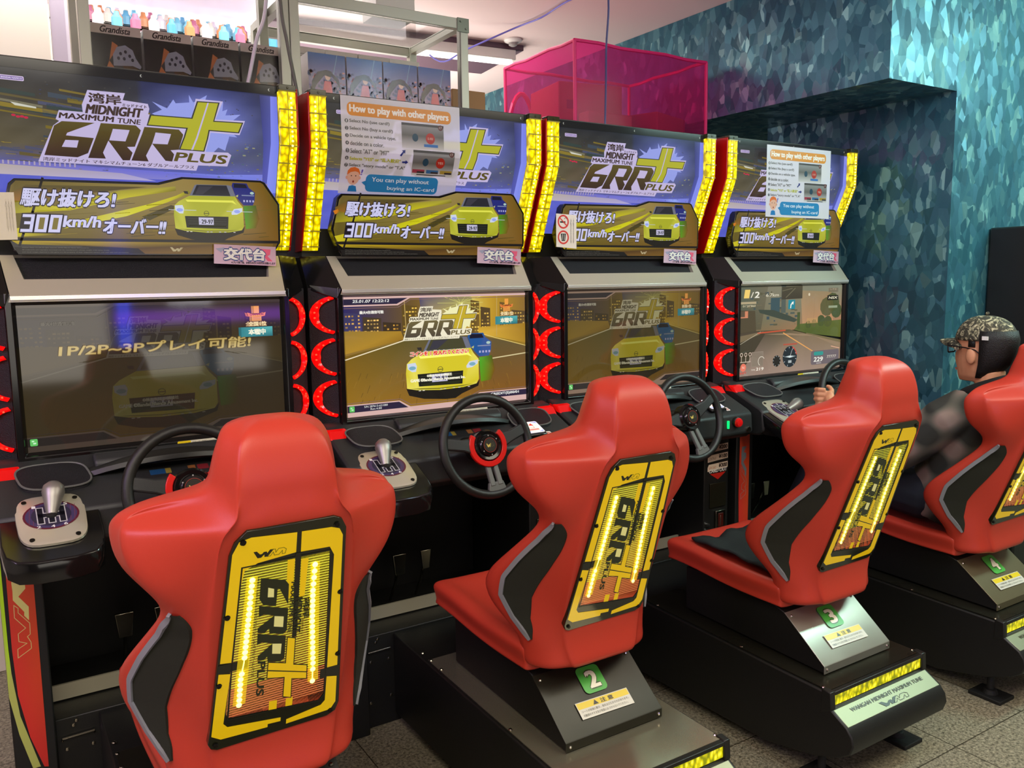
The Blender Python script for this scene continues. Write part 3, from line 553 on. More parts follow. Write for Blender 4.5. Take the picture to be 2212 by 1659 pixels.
# --- "how to play" sheet ---
def poster_art(flat):
    A = Art()
    A.rect(-.327, .0, .101, .308, (226,222,228), 0)
    A.rrect(-.306, .018, .067, .060, .016, (228,150,40), 1)
    A.text('How to play with other players', -.297, .026, .057, .055, (250,246,236), 2, 0, .02)
    L = ['Select No (use card?)', 'Select No (buy a card?)', 'Decide on a vehicle type.', 'decide on a color.', 'Select "AT" or "MT"', 'Selects "YES" or "乱入歓迎"', 'Select "story mode" or "T.A"']; E_ = [-.161, -.150, -.140, -.183, -.166, -.121, -.103]
    for i, (t, e) in enumerate(zip(L, E_)):
        y = .071+i*.0228; c = (198,196,20) if i == 5 else (122,120,116)
        A.disc(-.309, y+.006, .0062, .0062, (96,94,96), 1, 14); A.text(str(i+1), -.311, y+.002, -.307, y+.010, (230,230,230), 2)
        A.text(t, -.299, y, e, y+.0125, c, 2, 0, .016)
    for x0, y0, rb in ((-.118, .066, (-.013,.112)), (-.077, .152, (.027,.189))):
        x1 = x0+.156; y1 = y0+.082
        A.poly([(x0,y0),(x1,y0),(x1,y0+.04),(x0,y0+.04)], [(160,158,156)]*2+[(110,106,100)]*2, 1); A.poly([(x0,y0+.04),(x1,y0+.04),(x1,y1),(x0,y1)], [(110,106,100)]*2+[(214,210,206)]*2, 1)
        A.rect(x0, y0, x1, y0+.008, (76,70,68), 2); A.disc(x1-.012, y0+.008, .009, .009, (96,34,30), 3); A.text('17', x1-.017, y0+.004, x1-.007, y0+.012, (230,220,210), 4)
        A.disc(rb[0]-.056, rb[1], .011, .013, (40,72,92), 3); A.disc(rb[0], rb[1], .017, .018, (190,50,36), 3); A.text('YES' if y0 > .1 else '乱入歓迎', rb[0]-.010, rb[1]-.004, rb[0]+.010, rb[1]+.004, (236,220,200), 4)
        if y0 > .1:
            for i, c in enumerate(((170,60,80),(60,110,160),(180,150,60))): A.rect(x0+.003+i*.052, y1-.020, x0+.048+i*.052, y1-.008, c, 3); A.rect(x0+.020+i*.052, y1-.014, x0+.048+i*.052, y1-.008, (60,50,50), 4)
            A.rect(x0+.02, y1-.004, x0+.13, y1-.001, (60,56,56), 3)
        else: A.rect(rb[0]-.024, rb[1]+.019, rb[0]+.028, rb[1]+.028, (60,120,190), 3)
    A.poly([(-.126,.172),(-.115,.160),(-.119,.157),(-.106,.155),(-.108,.168),(-.111,.164),(-.121,.175)], (40,50,130), 3)
    A.poly([(-.115,.191),(-.103,.190),(-.103,.186),(-.093,.193),(-.103,.200),(-.103,.196),(-.115,.196)], (40,50,130), 3)
    # little drawn head of a surprised man
    A.disc(-.280, .252, .021, .026, (238,188,160), 2, 22); A.disc(-.302, .254, .004, .006, (232,176,150), 2, 10); A.disc(-.258, .254, .004, .006, (232,176,150), 2, 10)
    A.poly([(-.302,.246),(-.301,.232),(-.292,.222),(-.278,.219),(-.264,.224),(-.258,.236),(-.258,.246),(-.264,.236),(-.275,.233),(-.290,.236)], (232,120,50), 3)
    A.disc(-.287, .248, .002, .002, (40,30,30), 3, 8); A.disc(-.272, .248, .002, .002, (40,30,30), 3, 8); A.disc(-.279, .267, .003, .004, (150,50,40), 3, 10); A.poly([(-.296,.300),(-.292,.282),(-.280,.279),(-.268,.282),(-.264,.300)], (40,130,190), 2)
    A.text('!', -.256, .226, -.252, .244, (110,90,190), 3, .2, .02)
    A.rrect(-.236, .240, .029, .298, .016, (46,140,192), 2); A.poly([(-.236,.262),(-.250,.268),(-.232,.282)], (46,140,192), 2)
    A.text('You can play without', -.215, .249, -.006, .268, (244,248,250), 3, 0, .01); A.text('buying an IC-card', -.157, .276, .018, .293, (244,248,250), 3, 0, .01)
    if flat: return A.mesh('poster_sheet', art_mat('poster_print', 'paper', .35, .3), lambda u, s, d: (u+.003, -.003-d, 2.094-s), )
    return A.mesh('poster_sheet', art_mat('poster_print', 'paper', .35, .3), lambda u, s, d: bent(u, s, d+.0045), cuts=[('y', KS)])
# ------------------------------------------------------------------ materials
M_black = mat('satin_black_plastic', (24, 24, 22), .38, var=.08)
M_gloss = mat('gloss_black_plastic', (16, 16, 16), .12, spec=.6)
M_body = mat('black_cabinet_laminate', (22, 22, 20), .45, bump=.15, bscale=300)
M_dark = mat('dark_grey_dash_plastic', (40, 42, 42), .42, bump=.2, bscale=500, var=.06)
M_silver = mat('silver_visor_metal', (212, 208, 186), .32, metal=.6)
M_steel = mat('brushed_steel', (150, 146, 130), .24, metal=1, var=.1)
M_baselit = mat('base_metal_lit', (176, 170, 146), .22, metal=.8, var=.1)  # platform top of the second cabinet, its bright reflections put into the colour
M_basedim = mat('base_metal_dim', (74, 72, 60), .3, metal=.85, var=.1)  # same platform metal with weaker reflections put into a darker colour
M_chrome = mat('chrome', (210, 208, 200), .08, metal=1)
M_alu = mat('aluminium_lever', (158, 156, 150), .42, metal=.75)
M_red = mat('red_seat_shell', (186, 58, 42), .38, spec=.4, bump=.10, bscale=700, var=.05)
M_redpan = mat('red_side_moulding', (176, 16, 12), .25, spec=.6)
M_seatblk = mat('black_side_fabric', (30, 32, 20), .85, bump=.4, bscale=900)
M_piping = mat('grey_piping', (128, 130, 134), .6)
M_rubber = mat('black_rubber', (20, 20, 18), .7, bump=.5, bscale=120)
M_wheel = mat('wheel_leather', (26, 26, 24), .36, bump=.25, bscale=900)
M_spoke = mat('grey_spoke', (96, 98, 94), .45)
M_screw = mat('screw_metal', (170, 165, 150), .2, metal=1)
M_mesh = mat('speaker_mesh', (34, 34, 38), .5, metal=.4, bump=1, bscale=420)
M_clear = mat('clear_cap', (60, 60, 30), .1, trans=.4)
M_lampred = mat('red_lamp', (150, 10, 10), .2, emis=(255, 16, 12), estr=.5)
M_green = mat('green_lamp', (20, 160, 80), .3, emis=(10, 255, 130), estr=1.0)
M_greenst = mat('green_number_sticker', (64, 160, 60), .35)
M_white = mat('white_print', (226, 224, 214), .4)
def led_mat(name, c0, c1, c2, sc, st, stretch=(1, 1, 1)):
    m = bpy.data.materials.new(name); m.use_nodes = True; nt = m.node_tree; b = nt.nodes['Principled BSDF']
    tc = nt.nodes.new('ShaderNodeTexCoord'); mp = nt.nodes.new('ShaderNodeMapping'); mp.inputs['Scale'].default_value = stretch
    v = nt.nodes.new('ShaderNodeTexVoronoi'); v.inputs['Scale'].default_value = sc
    r = nt.nodes.new('ShaderNodeValToRGB'); r.color_ramp.elements[0].position = .05; r.color_ramp.elements[0].color = (*lin(c2), 1)
    r.color_ramp.elements[1].position = .75; r.color_ramp.elements[1].color = (*lin(c0), 1); e = r.color_ramp.elements.new(.35); e.color = (*lin(c1), 1)
    nt.links.new(tc.outputs['Object'], mp.inputs['Vector']); nt.links.new(mp.outputs[0], v.inputs['Vector']); nt.links.new(v.outputs['Distance'], r.inputs['Fac'])
    nt.links.new(r.outputs[0], b.inputs['Emission Color']); nt.links.new(r.outputs[0], b.inputs['Base Color']); b.inputs['Emission Strength'].default_value = st
    b.inputs['Roughness'].default_value = .12
    return m
M_led = led_mat('yellow_led_lens', (150, 130, 0), (226, 204, 0), (255, 244, 70), 62, 1.15, (1.2, 1, .8))
M_ledstrip = led_mat('yellow_strip_lens', (120, 124, 8), (206, 196, 10), (244, 236, 80), 70, .95, (1.3, 1, .7))
M_leddot = mat('led_dot', (255, 250, 140), .3, emis=(255, 246, 120), estr=2.4)
M_arc = led_mat('red_arc_lens', (190, 4, 4), (240, 10, 8), (255, 60, 36), 46, 1.3)
M_arcdot = mat('red_arc_dot', (255, 70, 40), .3, emis=(255, 84, 48), estr=1.1)

# ------------------------------------------------------------------ racing cabinet
P_ = .905423
DEV = {1: (-.004, -.020, .009), 2: (0, 0, 0), 3: (-.011, .009, .003), 4: (.003, -.009, -.005)}
SLIDE = {1: -.045, 2: 0, 3: -.100, 4: -.115}
def sweep(b, x0): b.v = [(x, y+max(0, abs(x)-x0)*.73, z) for x, y, z in b.v]
def arc_mesh(sg):
    """one half ring lamp bulging outwards, centred at the origin in z"""
    b = MB(); pts = []; h = .0605; w = .058
    for k in range(17):
        t = R(-78+156*k/16); pts.append((sg*(.386+ w*(math.cos(t)-math.cos(R(78)))/(1-math.cos(R(78)))), .004, h*math.sin(t)/math.sin(R(78))))
    inner = [(sg*(abs(p[0])-.023*(1-.72*abs(i-8)/8)), p[1], p[2]*.84) for i, p in enumerate(pts)]
    rings = []
    for p, q in zip(pts, inner): rings.append([(p[0], .016, p[2]), (p[0], .002, p[2]), (p[0]*.5+q[0]*.5, -.006, (p[2]+q[2])/2), (q[0], .002, q[2]), (q[0], .016, q[2])])
    b.loft(rings)
    sweep(b, .386); return b.mesh('arc_lamp', M_arc)
def arcdots(sg):
    b = MB()
    for k in range(8):
        t = R(-62+124*k/7); x = sg*(.386+.058*(math.cos(t)-.208)/.792-.008); b.ball((x, -.0045, .054*math.sin(t)/.978), .0030, 8)
    sweep(b, .386); return b.mesh('lamp_leds', M_arcdot)
HDP = [(.010, 2.096), (.012, 1.925), (.140, 1.606)]   # front edge of the sign housing (y,z)
def led_column(x0, x1):
    def f():
        b = MB(); fr = [(.000, 2.080), (.002, 1.925), (.131, 1.612)]
        for (ya, za), (yb, zb) in zip(fr, fr[1:]):
            b.prism([(ya, za), (yb, zb), (yb+.05, zb), (ya+.05, za)], x0, x1)
        return b.mesh('led_column', M_led)
    return f
def led_bits(x0, x1, dx):
    def f():
        b = MB(); fr = [(-.002, 2.080), (.000, 1.925), (.129, 1.612)]
        for i in range(34):
            t = i/33; s = .02+t*.46; 
            if s < .155: y, z = -.002, 2.08-s
            else: q = (s-.155)/.338; y, z = q*.129, 1.925-q*.313
            b.ball((x0*(1-dx)+x1*dx, y-.0005, z), .0038, 6)
        return b.mesh('leds', M_leddot)
    return f
def led_ribs(x0, x1):
    def f():
        b = MB()
        for i in range(0, 10):
            s = i/9*.48; 
            if s < .155: y, z = .0, 2.08-s
            else: q = (s-.155)/.338; y, z = .001+q*.129, 1.925-q*.313
            b.box(x0-.0008, x1+.0008, y-.0016, y+.006, z-.0018, z+.0018)
        xm = (x0+x1)/2
        for (ya, za), (yb, zb) in zip([(-.001, 2.080), (.001, 1.925), (.130, 1.612)], [(.001, 1.925), (.130, 1.612)]):
            b.prism([(ya-.001, za), (yb-.001, zb), (yb+.004, zb), (ya+.004, za)], xm-.0008, xm+.0008)
        return b.mesh('seams', mat('lens_seam', (110, 100, 10), .3, emis=(130, 110, 0), estr=.5))
    return f
def body_mesh():
    b = MB()
    b.box(-.445, .445, .36, .435, .0, 1.10)          # back
    b.box(-.445, .445, .0, .36, .80, 1.04)          # under the dash
    b.box(-.345, .300, .33, .36, .30, .80)
    return b.mesh('lower_body', M_body)
def cabinet(k):
    dx, dy, a = DEV[k]; lab = {1: 'racing game cabinet nearest the left edge, dim screen and unobstructed sign', 2: 'racing game cabinet with a bright yellow car screen and large poster on its sign', 3: 'racing game cabinet with a no smoking notice on its sign and half dimmed screen', 4: 'racing game cabinet beside the teal wall, screen showing a road race in play'}[k]
    t = empty('racing_game_cabinet', ((k-2)*P_+dx, dy, 0), a, lab, 'arcade machine', 'racing game cabinets in a row')
    S = lambda key, fn, name, par=t, bevel=0, subsurf=0: shared(key, fn, name, par, bevel, subsurf)
    S('body', body_mesh, 'lower_body', t, .004)
    # side columns with printed stripe
    def colm(x0, x1): return lambda: MB().prism([(-.09, 0), (-.09, .84), (.36, .84), (.36, 0)], x0, x1).mesh('side_column', M_body)
    cl = S('colL', colm(-.445, -.345), 'side_column', t, .004)
    cr = S('colR', colm(.300, .445), 'coin_box', t, .004)
    def colart(first):
        A = Art(up=1)
        A.poly([(-.426,.83),(-.366,.83),(-.367,.574),(-.369,.222),(-.379,.225),(-.405,.317),(-.424,.44),(-.428,.569)], [(196,64,30)]*3+[(190,40,34)]*2+[(200,44,36)]*3, 0)
        if first: A.poly([(-.4445,.83),(-.436,.83),(-.436,.571),(-.434,.504),(-.423,.382),(-.387,.228),(-.405,.228),(-.429,.332),(-.4445,.441)], [(170,220,20)]*3+[(170,176,90)]*6, 0)
        A.poly([(-.412,.775),(-.384,.775),(-.402,.750),(-.386,.745),(-.386,.725),(-.403,.707),(-.382,.675),(-.384,.638),(-.394,.653),(-.393,.663),(-.416,.70),(-.415,.724),(-.416,.745)], (206,200,120) if first else (110,112,112), 1)
        W2 = [(-.415,.686),(-.416,.652),(-.393,.619),(-.411,.607),(-.411,.586),(-.393,.577),(-.415,.566),(-.416,.542),(-.384,.561),(-.384,.578),(-.391,.595),(-.384,.6),(-.383,.63),(-.407,.664),(-.406,.676),(-.415,.686)]
        A.line(W2, .0016, (206,190,120) if first else (130,124,112), 1)
        return A.mesh('column_print', art_mat('vinyl_print', 'print', 0, .35), lambda x, z, d: (x, -.0912-d, z))
    S('colart%d' % (k == 1), lambda: colart(k == 1), 'stripe_print', cl)
    def base_m():
        b = MB(); b.box(-.345, .300, -.05, .33, .0, .325)
        return b.mesh('footwell_base', M_body)
    S('fwb', base_m, 'footwell_base', t, .003)
    S('bar', lambda: MB().box(-.344, .299, .06, .068, .33, .375).mesh('kick_bar', mat('kick_bar_metal', (178, 172, 150), .35, metal=.35)), 'kick_bar')
    def slit():
        b = MB(); b.tube([(-.33, -.052, .262), (-.33, -.056, .270), (-.25, -.056, .272), (-.25, -.052, .264)], .003)
        for x, z in ((-.255, .232), (-.32, .235), (-.325, .09), (-.25, .10), (-.30, .30), (-.292, .312)): b.ball((x, -.051, z), .006, 8, (1, .5, 1))
        return b.mesh('plate_screws', M_screw)
    S('slit', slit, 'plate_screws')
    for x0, w, h in ((-.135, .045, .075), (-.03, .034, .07)):
        pk = 'pedal%g' % x0
        def pm(x0=x0, w=w, h=h):
            b = MB(); b.prism([(x0-w/2-.004, .535+h/2-.04), (x0+w/2+.004, .535+h/2-.04), (x0+w/2-.004, .535-h/2-.04), (x0-w/2+.004, .535-h/2-.04)], .10, .112, 'y'); b.tube([(x0, .115, .49), (x0+.004, .16, .40), (x0, .20, .33)], .006)
            return b.mesh('pedal', M_steel)
        S(pk, pm, 'pedal', t, .003)
    # dash
    def dash():
        b = MB()
        b.prism([(.02, 1.055), (-.03, 1.045), (-.06, 1.020), (-.205, .958), (-.222, .945), (-.228, .868), (-.20, .845), (.02, .825)], -.437, .437)
        b.prism([(.02, 1.04), (-.05, 1.055), (-.075, 1.035), (-.08, 1.0), (.02, 1.0)], -.20, .20)
        return b.mesh('dashboard', M_dark)
    ds = S('dash', dash, 'dashboard', t, .008)
    def hump():
        b = MB(); rings = []
        for i in range(15):
            u = -1+2*i/14; x = .25*u; z = .994+.044*(1-u*u)**.8; y = -.085-.05*(1-u*u)
            rings.append([(x, -.02, z+.012), (x, y, z+.006), (x, y-.006, z-.006), (x, y+.01, z-.014), (x, -.02, z-.012)])
        b.loft(rings); return b.mesh('instrument_cowl', M_black)
    S('cowl', hump, 'instrument_cowl', ds)
    def strip():
        A = Art(up=1)
        A.poly([(-.12,1.006),(.13,1.006),(.15,.985),(-.15,.985)], (40,40,40), 0)
        A.rect(-.07, 1.001, -.03, .991, (30,70,110), 1); A.rect(-.03, 1.001, -.015, .991, (140,120,50), 1); A.rect(.03, 1.001, .05, .991, (140,86,46), 1); A.rect(.055, 1.001, .085, .991, (120,34,40), 1)
        return A.mesh('card_strip', art_mat('vinyl_print', 'print'), lambda x, z, d: (x, -.112-(1.0-z)*2-d, z-.0))
    if k in (1, 2): S('cardstrip', strip, 'instruction_strip', ds)
    def caution():
        A = Art(up=1); A.rrect(.025, 1.046, .172, 1.066, .003, (224,220,196), 0); A.rrect(.025, 1.046, .062, 1.066, .003, (230,200,20), 1)
        A.poly([(.030,1.049),(.037,1.061),(.044,1.049)], (40,34,10), 2); A.text('注意', .046, 1.061, .060, 1.051, (40,34,10), 2)
        for i in range(3): A.text('画面に強い衝撃を与えないでください', .066, 1.063-i*.006, .160-.02*i, 1.0595-i*.006, (130,124,104), 1)
        return A.mesh('caution_label', art_mat('vinyl_print', 'print'), lambda x, z, d: (x, -.0190-d, z-.0105))
    S('caution', caution, 'caution_label', t)
    for sx in (-1, 1):
        def red(sx=sx): return MB().prism([(.0, 1.046), (-.055, 1.036), (-.078, 1.010), (-.01, 1.010)], sx*.405-.032, sx*.405+.032).mesh('side_lamp', M_lampred)
        S('redl%d' % sx, red, 'side_lamp', t, .004)
        def grl(sx=sx):
            b = MB(); c = (sx*.300, -.098); pts = []
            for q in range(24):
                w = 2*math.pi*q/24; ex = abs(math.cos(w))**.6*(1 if math.cos(w) > 0 else -1); ey = abs(math.sin(w))**.6*(1 if math.sin(w) > 0 else -1); pts.append((c[0]+.082*ex+sx*.01*ey, c[1]+.052*ey))
            zf = lambda y: 1.020+(y+.06)*.4275
            b.loft([[(x, y, zf(y)-.012) for x, y in pts], [(x, y, zf(y)+.012) for x, y in pts], [(c[0]+(x-c[0])*.88, c[1]+(y-c[1])*.85, zf(y)+.014) for x, y in pts]])
            return b.mesh('speaker_grille', M_mesh)
        gp = S('grl%d' % sx, grl, 'speaker_grille', ds)
        def rimg(sx=sx):
            pts = []
            for q in range(32):
                w = 2*math.pi*q/32; ex = math.copysign(abs(math.cos(w))**.6, math.cos(w)); ey = math.copysign(abs(math.sin(w))**.6, math.sin(w)); x = sx*.300+.083*ex+sx*.01*ey; y = -.098+.053*ey; pts.append((x, y, 1.020+(y+.06)*.4275+.012))
            return MB().tube(pts, .0028, 6, True).mesh('grille_rim', M_spoke)
        S('rimg%d' % sx, rimg, 'grille_rim', gp)
    # right console: card reader, start button, lamp
    def crd():
        A = Art(up=1); A.rrect(.225, -.20, .300, -.135, .006, (214,208,214), 0); A.rrect(.229, -.196, .296, -.139, .004, (226,216,206), 1)
        A.poly([(.27,-.139),(.296,-.139),(.296,-.15)], (150,160,240), 2); A.poly([(.229,-.196),(.25,-.196),(.229,-.185)], (150,160,240), 2); A.poly([(.275,-.196),(.296,-.196),(.296,-.187)], (150,160,240), 2)
        A.line([(.250,-.172),(.250,-.152),(.268,-.152)], .0015, (190,70,60), 3); A.line([(.250,-.172),(.272,-.172),(.272,-.16)], .0015, (190,70,60), 3); A.poly([(.258,-.158),(.270,-.145),(.276,-.160)], (200,60,50), 3); A.rect(.245,-.186,.285,-.178,(200,120,110),3)
        return A.mesh('card_reader_face', art_mat('reader_glow', 'both', .75, .25), lambda x, y, d: (x, y, 1.020+(y+.06)*.4275+.0190+d))
    cb = S('crb', lambda: MB().prism([(-.205, .966), (-.205, .974), (-.13, 1.004), (-.13, .99)], .220, .305).mesh('card_reader', M_gloss), 'card_reader', ds, .003)
    S('crd', crd, 'reader_display', cb)
    def msk():
        A = Art(up=1); A.rrect(.312, -.20, .334, -.175, .004, (228,216,210), 0); A.ring(.323, -.188, .007, .003, (200,60,50), 1)
        return A.mesh('small_symbol', art_mat('vinyl_print', 'print'), lambda x, y, d: (x, y, 1.020+(y+.06)*.4275+.0025+d))
    S('msk', msk, 'small_symbol', ds)
    bt = S('btnb', lambda: MB().cyl((.338, -.222, .918), (.338, -.236, .917), .023, .021, 20).mesh('start_button', M_black), 'start_button', ds, .002)
    S('btn', lambda: MB().lathe([(.019, 0), (.019, .008), (.015, .014), (.006, .017)], (.338, -.234, .917), (0, -1, 0)).mesh('button_cap', mat('red_button', (196, 20, 20), .18, emis=(190, 10, 10), estr=.25)), 'button_cap', bt)
    S('grn', lambda: MB().box(.286, .294, -.2320, -.224, .895, .927).mesh('status_lamp', M_green), 'status_lamp', ds, .001)
    S('jack', lambda: MB().cyl((.408, -.222, .880), (.408, -.233, .880), .013, .011).mesh('coin_return', M_steel), 'coin_return', ds)
    # coin box face
    def cash():
        A = Art(up=1)
        for i, (t1, t2) in enumerate((('1PLAY', '¥200'), ('CONTINUE', '¥100'), ('NEW CARD', '¥300'))):
            z = .795-i*.040; A.poly([(.318,z-.012),(.325,z),(.438,z+.004),(.438,z-.022),(.318,z-.030)], (204,180,160) if i < 2 else (226,204,180), 0)
            A.text(t1, .324, z-.010, .366, z-.021, (96,60,40) if i < 2 else (200,120,80), 1, .2, 0); A.text(t2, .384, z-.001, .432, z-.018, (40,24,18), 1, .1, .03)
        A.text('CARD OUT', .326, .694, .432, .678, (226,220,210), 1, .15, .02); A.poly([(.332,.674),(.428,.674),(.380,.645)], (196,36,24), 0)
        return A.mesh('price_labels', art_mat('vinyl_print', 'print'), lambda x, z, d: (x, -.0912-d, z))
    S('cash', cash, 'price_labels', cr)
    S('slot', lambda: MB().box(.330, .425, -.097, -.088, .525, .632).mesh('card_dispenser', mat('dark_metal_flap', (56, 54, 40), .3, metal=.7)), 'card_dispenser', cr, .002)
    def coin():
        b = MB(); b.box(.362, .418, -.102, -.088, .425, .510, 0); b.box(.376, .404, -.105, -.10, .438, .498, 1); b.box(.384, .388, -.107, -.10, .445, .49, 0); b.box(.385, .412, -.10, -.088, .398, .418, 0)
        return b.mesh('coin_slot', [M_steel, mat('maroon_insert', (70, 20, 14), .3)])
    S('coin', coin, 'coin_slot', cr, .002)
    S('lock', lambda: MB().cyl((.318, -.088, .455), (.318, -.10, .455), .009).cyl((.316, -.088, .43), (.316, -.10, .43), .006).mesh('door_lock', M_chrome), 'door_lock', cr)
    S('plq', lambda: MB().box(.335, .425, -.0925, -.088, .300, .365).mesh('rating_plate', mat('grey_plate', (80, 82, 80), .5)), 'rating_plate', cr)
    # shifter pod
    sc_, ang = (-.320, -.240, .934), R(24)
    def pod():
        b = MB(); rings = []; pl = [(-.115, .16), (-.115, -.07), (-.108, -.115), (-.085, -.140), (-.04, -.150), (.04, -.150), (.085, -.140), (.104, -.115), (.110, -.07), (.110, .16)]
        for dz, s_ in ((0, .97), (-.008, 1.0), (-.055, .97)):
            rings.append([(sc_[0]+x*s_, sc_[1]+y*s_*math.cos(ang), sc_[2]-.002+y*s_*math.sin(ang)+dz) for x, y in pl])
        rings.append([(sc_[0]+x*.93, sc_[1]+max(y, -.11)*.9, .850) for x, y in pl])
        b.loft(rings); return b.mesh('shifter_pod', M_gloss)
    sp = S('pod', pod, 'shifter_pod', t, .004)
    TM = Matrix.Translation(sc_) @ Matrix.Rotation(ang, 4, 'X')
    def splate():
        b = MB(); pl = []
        for q in range(28):
            w = 2*math.pi*q/28; e = .5; cx = math.copysign(abs(math.cos(w))**e, math.cos(w)); cy = math.copysign(abs(math.sin(w))**e, math.sin(w)); pl.append((cx*.077*(1+.04*cy), cy*.098))
        b.loft([[TM@Vector((x, y, 0)) for x, y in pl], [TM@Vector((x*.99, y*.99, .006)) for x, y in pl], [TM@Vector((x*.9, y*.9, .009)) for x, y in pl]])
        return b.mesh('shifter_plate', M_silver)
    pl_ = S('splate', splate, 'shifter_plate', sp)
    def sart():
        A = Art(up=1); A.T = lambda x, y: (x, y*1.18); A.disc(0, .008, .062, .047, (90,26,44), 0, 30); A.disc(0, .008, .057, .043, (64,54,92), 1, 30)
        for i in range(12): A.line([(-.05+i*.009, -.02), (-.045+i*.009, .035)], .0012, (110,60,80), 2)
        A.disc(0, .008, .044, .036, (44,40,62), 3, 24)
        def gate(w, c, l):
            for x in (-.024, 0, .024): A.line([(x, .028), (x, -.012)], w, c, l)
            A.line([(-.024, .008), (.024, .008)], w, c, l)
        gate(.017, (186,186,190), 4); gate(.012, (14,16,30), 5)
        for i, (x, y) in enumerate(((-.036,.040),(.0,.046),(.034,.040),(-.030,-.028),(.0,-.031),(.028,-.028))): A.text('135246'[i], x-.004, y+.004, x+.004, y-.004, (228,226,226), 4, 0, .02)
        return A.mesh('gate_print', art_mat('vinyl_print', 'print'), lambda x, y, d: TM@Vector((x, y, .0095+d)))
    S('sart', sart, 'gate_print', pl_)
    for i, (x, y) in enumerate(((-.055, .072), (.058, .068), (-.048, -.078), (.050, -.078))):
        S('sbolt%d' % i, lambda x=x, y=y: MB().cyl(TM@Vector((x, y, .006)), TM@Vector((x, y, .011)), .006, n=10).mesh('plate_bolt', mat('dark_bolt', (40, 38, 34), .4, metal=.8)), 'plate_bolt', pl_)
    lean = Vector((.02 if k != 4 else .06, -.01, 0)); top = Vector((-.310, -.195, .990)) + (Vector((.075, -.03, -.03)) if k == 4 else Vector())
    root = TM@Vector((0, .008, .0)); dd = (top-root).normalized()
    lv = MB().tube([root, top], .007).build('gear_lever', M_alu, sp)
    MB().lathe([(.012, -.060), (.015, -.045), (.022, -.014), (.0265, .004), (.024, .020), (.014, .030), (.002, .033)], top, dd).build('lever_knob', M_alu, lv, smooth=60)
    MB().ball(TM@Vector((0, .008, .008)), .014, 10, (1, 1, .6)).build('lever_boot', M_rubber, lv)
    # steering wheel
    wc = Vector((.004, -.298, .980)); WR = {1: 0, 2: R(4), 3: R(14), 4: R(-6)}[k]
    WM_ = Matrix.Translation(wc) @ Matrix.Rotation(R(90-16), 4, 'X') @ Matrix.Rotation(WR, 4, 'Z')
    def rim():
        b = MB(); b.tube([(.157*math.cos(t*math.pi/24), .157*math.sin(t*math.pi/24), 0) for t in range(48)], .0150, 12, True); return b.mesh('steering_wheel', M_wheel)
    rm = S('rim', rim, 'steering_wheel'); rm.matrix_local = WM_
    def spk(sx):
        b = MB()
        for sx in (sx,):
            b.loft([[(sx*.03, -.03, .0), (sx*.03, .032, .0), (sx*.03, .032, -.022), (sx*.03, -.03, -.022)], [(sx*.09, -.004, .012), (sx*.09, .034, .012), (sx*.09, .034, -.006), (sx*.09, -.004, -.006)], [(sx*.148, .012, .008), (sx*.148, .050, .008), (sx*.148, .050, -.006), (sx*.148, .012, -.006)]])
        return b.mesh('side_spoke', M_dark)
    for sx in (-1, 1): S('spk%d' % sx, lambda sx=sx: spk(sx), 'side_spoke', rm, .005)
    def spk2():
        b = MB()
        for sx in (-1, 1): b.loft([[(sx*.020, -.03, 0), (sx*.006, -.03, 0), (sx*.006, -.03, -.014), (sx*.020, -.03, -.014)], [(sx*.024, -.13, .012), (sx*.004, -.13, .012), (sx*.004, -.13, 0), (sx*.024, -.13, 0)]])
        b.loft([[(-.026, -.118, .010), (.026, -.118, .010), (.026, -.118, -.004), (-.026, -.118, -.004)], [(-.034, -.150, .010), (.034, -.150, .010), (.034, -.150, -.006), (-.034, -.150, -.006)]])
        return b.mesh('bottom_spoke', M_spoke)
    S('spk2', spk2, 'bottom_spoke', rm, .003)
    hb = S('hub', lambda: MB().lathe([(.052, -.03), (.052, .004), (.046, .012), (.036, .010), (.034, .016), (.030, .019), (.001, .020)], (0, 0, 0), (0, 0, 1), 28).mesh('hub', M_gloss), 'hub', rm)
    S('shaft', lambda: MB().cyl((0, 0, -.03), (0, 0, -.19), .036, .048).mesh('steering_column', M_black), 'steering_column', rm)
    def hubart():
        A = Art(up=1); A.ring(0, 0, .024, .002, (120,40,30), 0); A.disc(0, 0, .021, .021, (34,30,20), 0); wm(A, -.013, .006, .014, -.006, (214,190,90), (90,90,60), 1, .0008)
        for t in range(5): A.disc(.031*math.cos(R(30+t*60)), .031*math.sin(R(30+t*60)), .0022, .0022, (150,150,146), 0, 8)
        return A.mesh('hub_emblem', art_mat('vinyl_print', 'print'), lambda x, y, d: (x, y, .0206+d))
    S('huba', hubart, 'hub_emblem', hb)
    if k in (1, 2):
        def ured():
            b = MB(); pts = [(.060*math.cos(R(a)), .060*math.sin(R(a)), .010) for a in range(140, 401, 13)]; rings = []
            for x, y, z in pts: d = Vector((x, y, 0)).normalized()*.009; rings.append([(x-d.x, y-d.y, z-.012), (x-d.x, y-d.y, z), (x+d.x, y+d.y, z), (x+d.x, y+d.y, z-.012)])
            b.loft(rings); return b.mesh('red_trim', mat('red_wheel_trim', (206, 26, 20), .25))
        S('ured', ured, 'red_trim', rm, .002)
    # monitor housing, bezel, screen
    def hous():
        b = MB(); b.prism([(.062, 1.03), (.062, 1.50), (.125, 1.592), (.435, 1.592), (.435, 1.03)], -.4452, .4452); return b.mesh('monitor_housing', M_body)
    S('hous', hous, 'monitor_housing', t, .004)
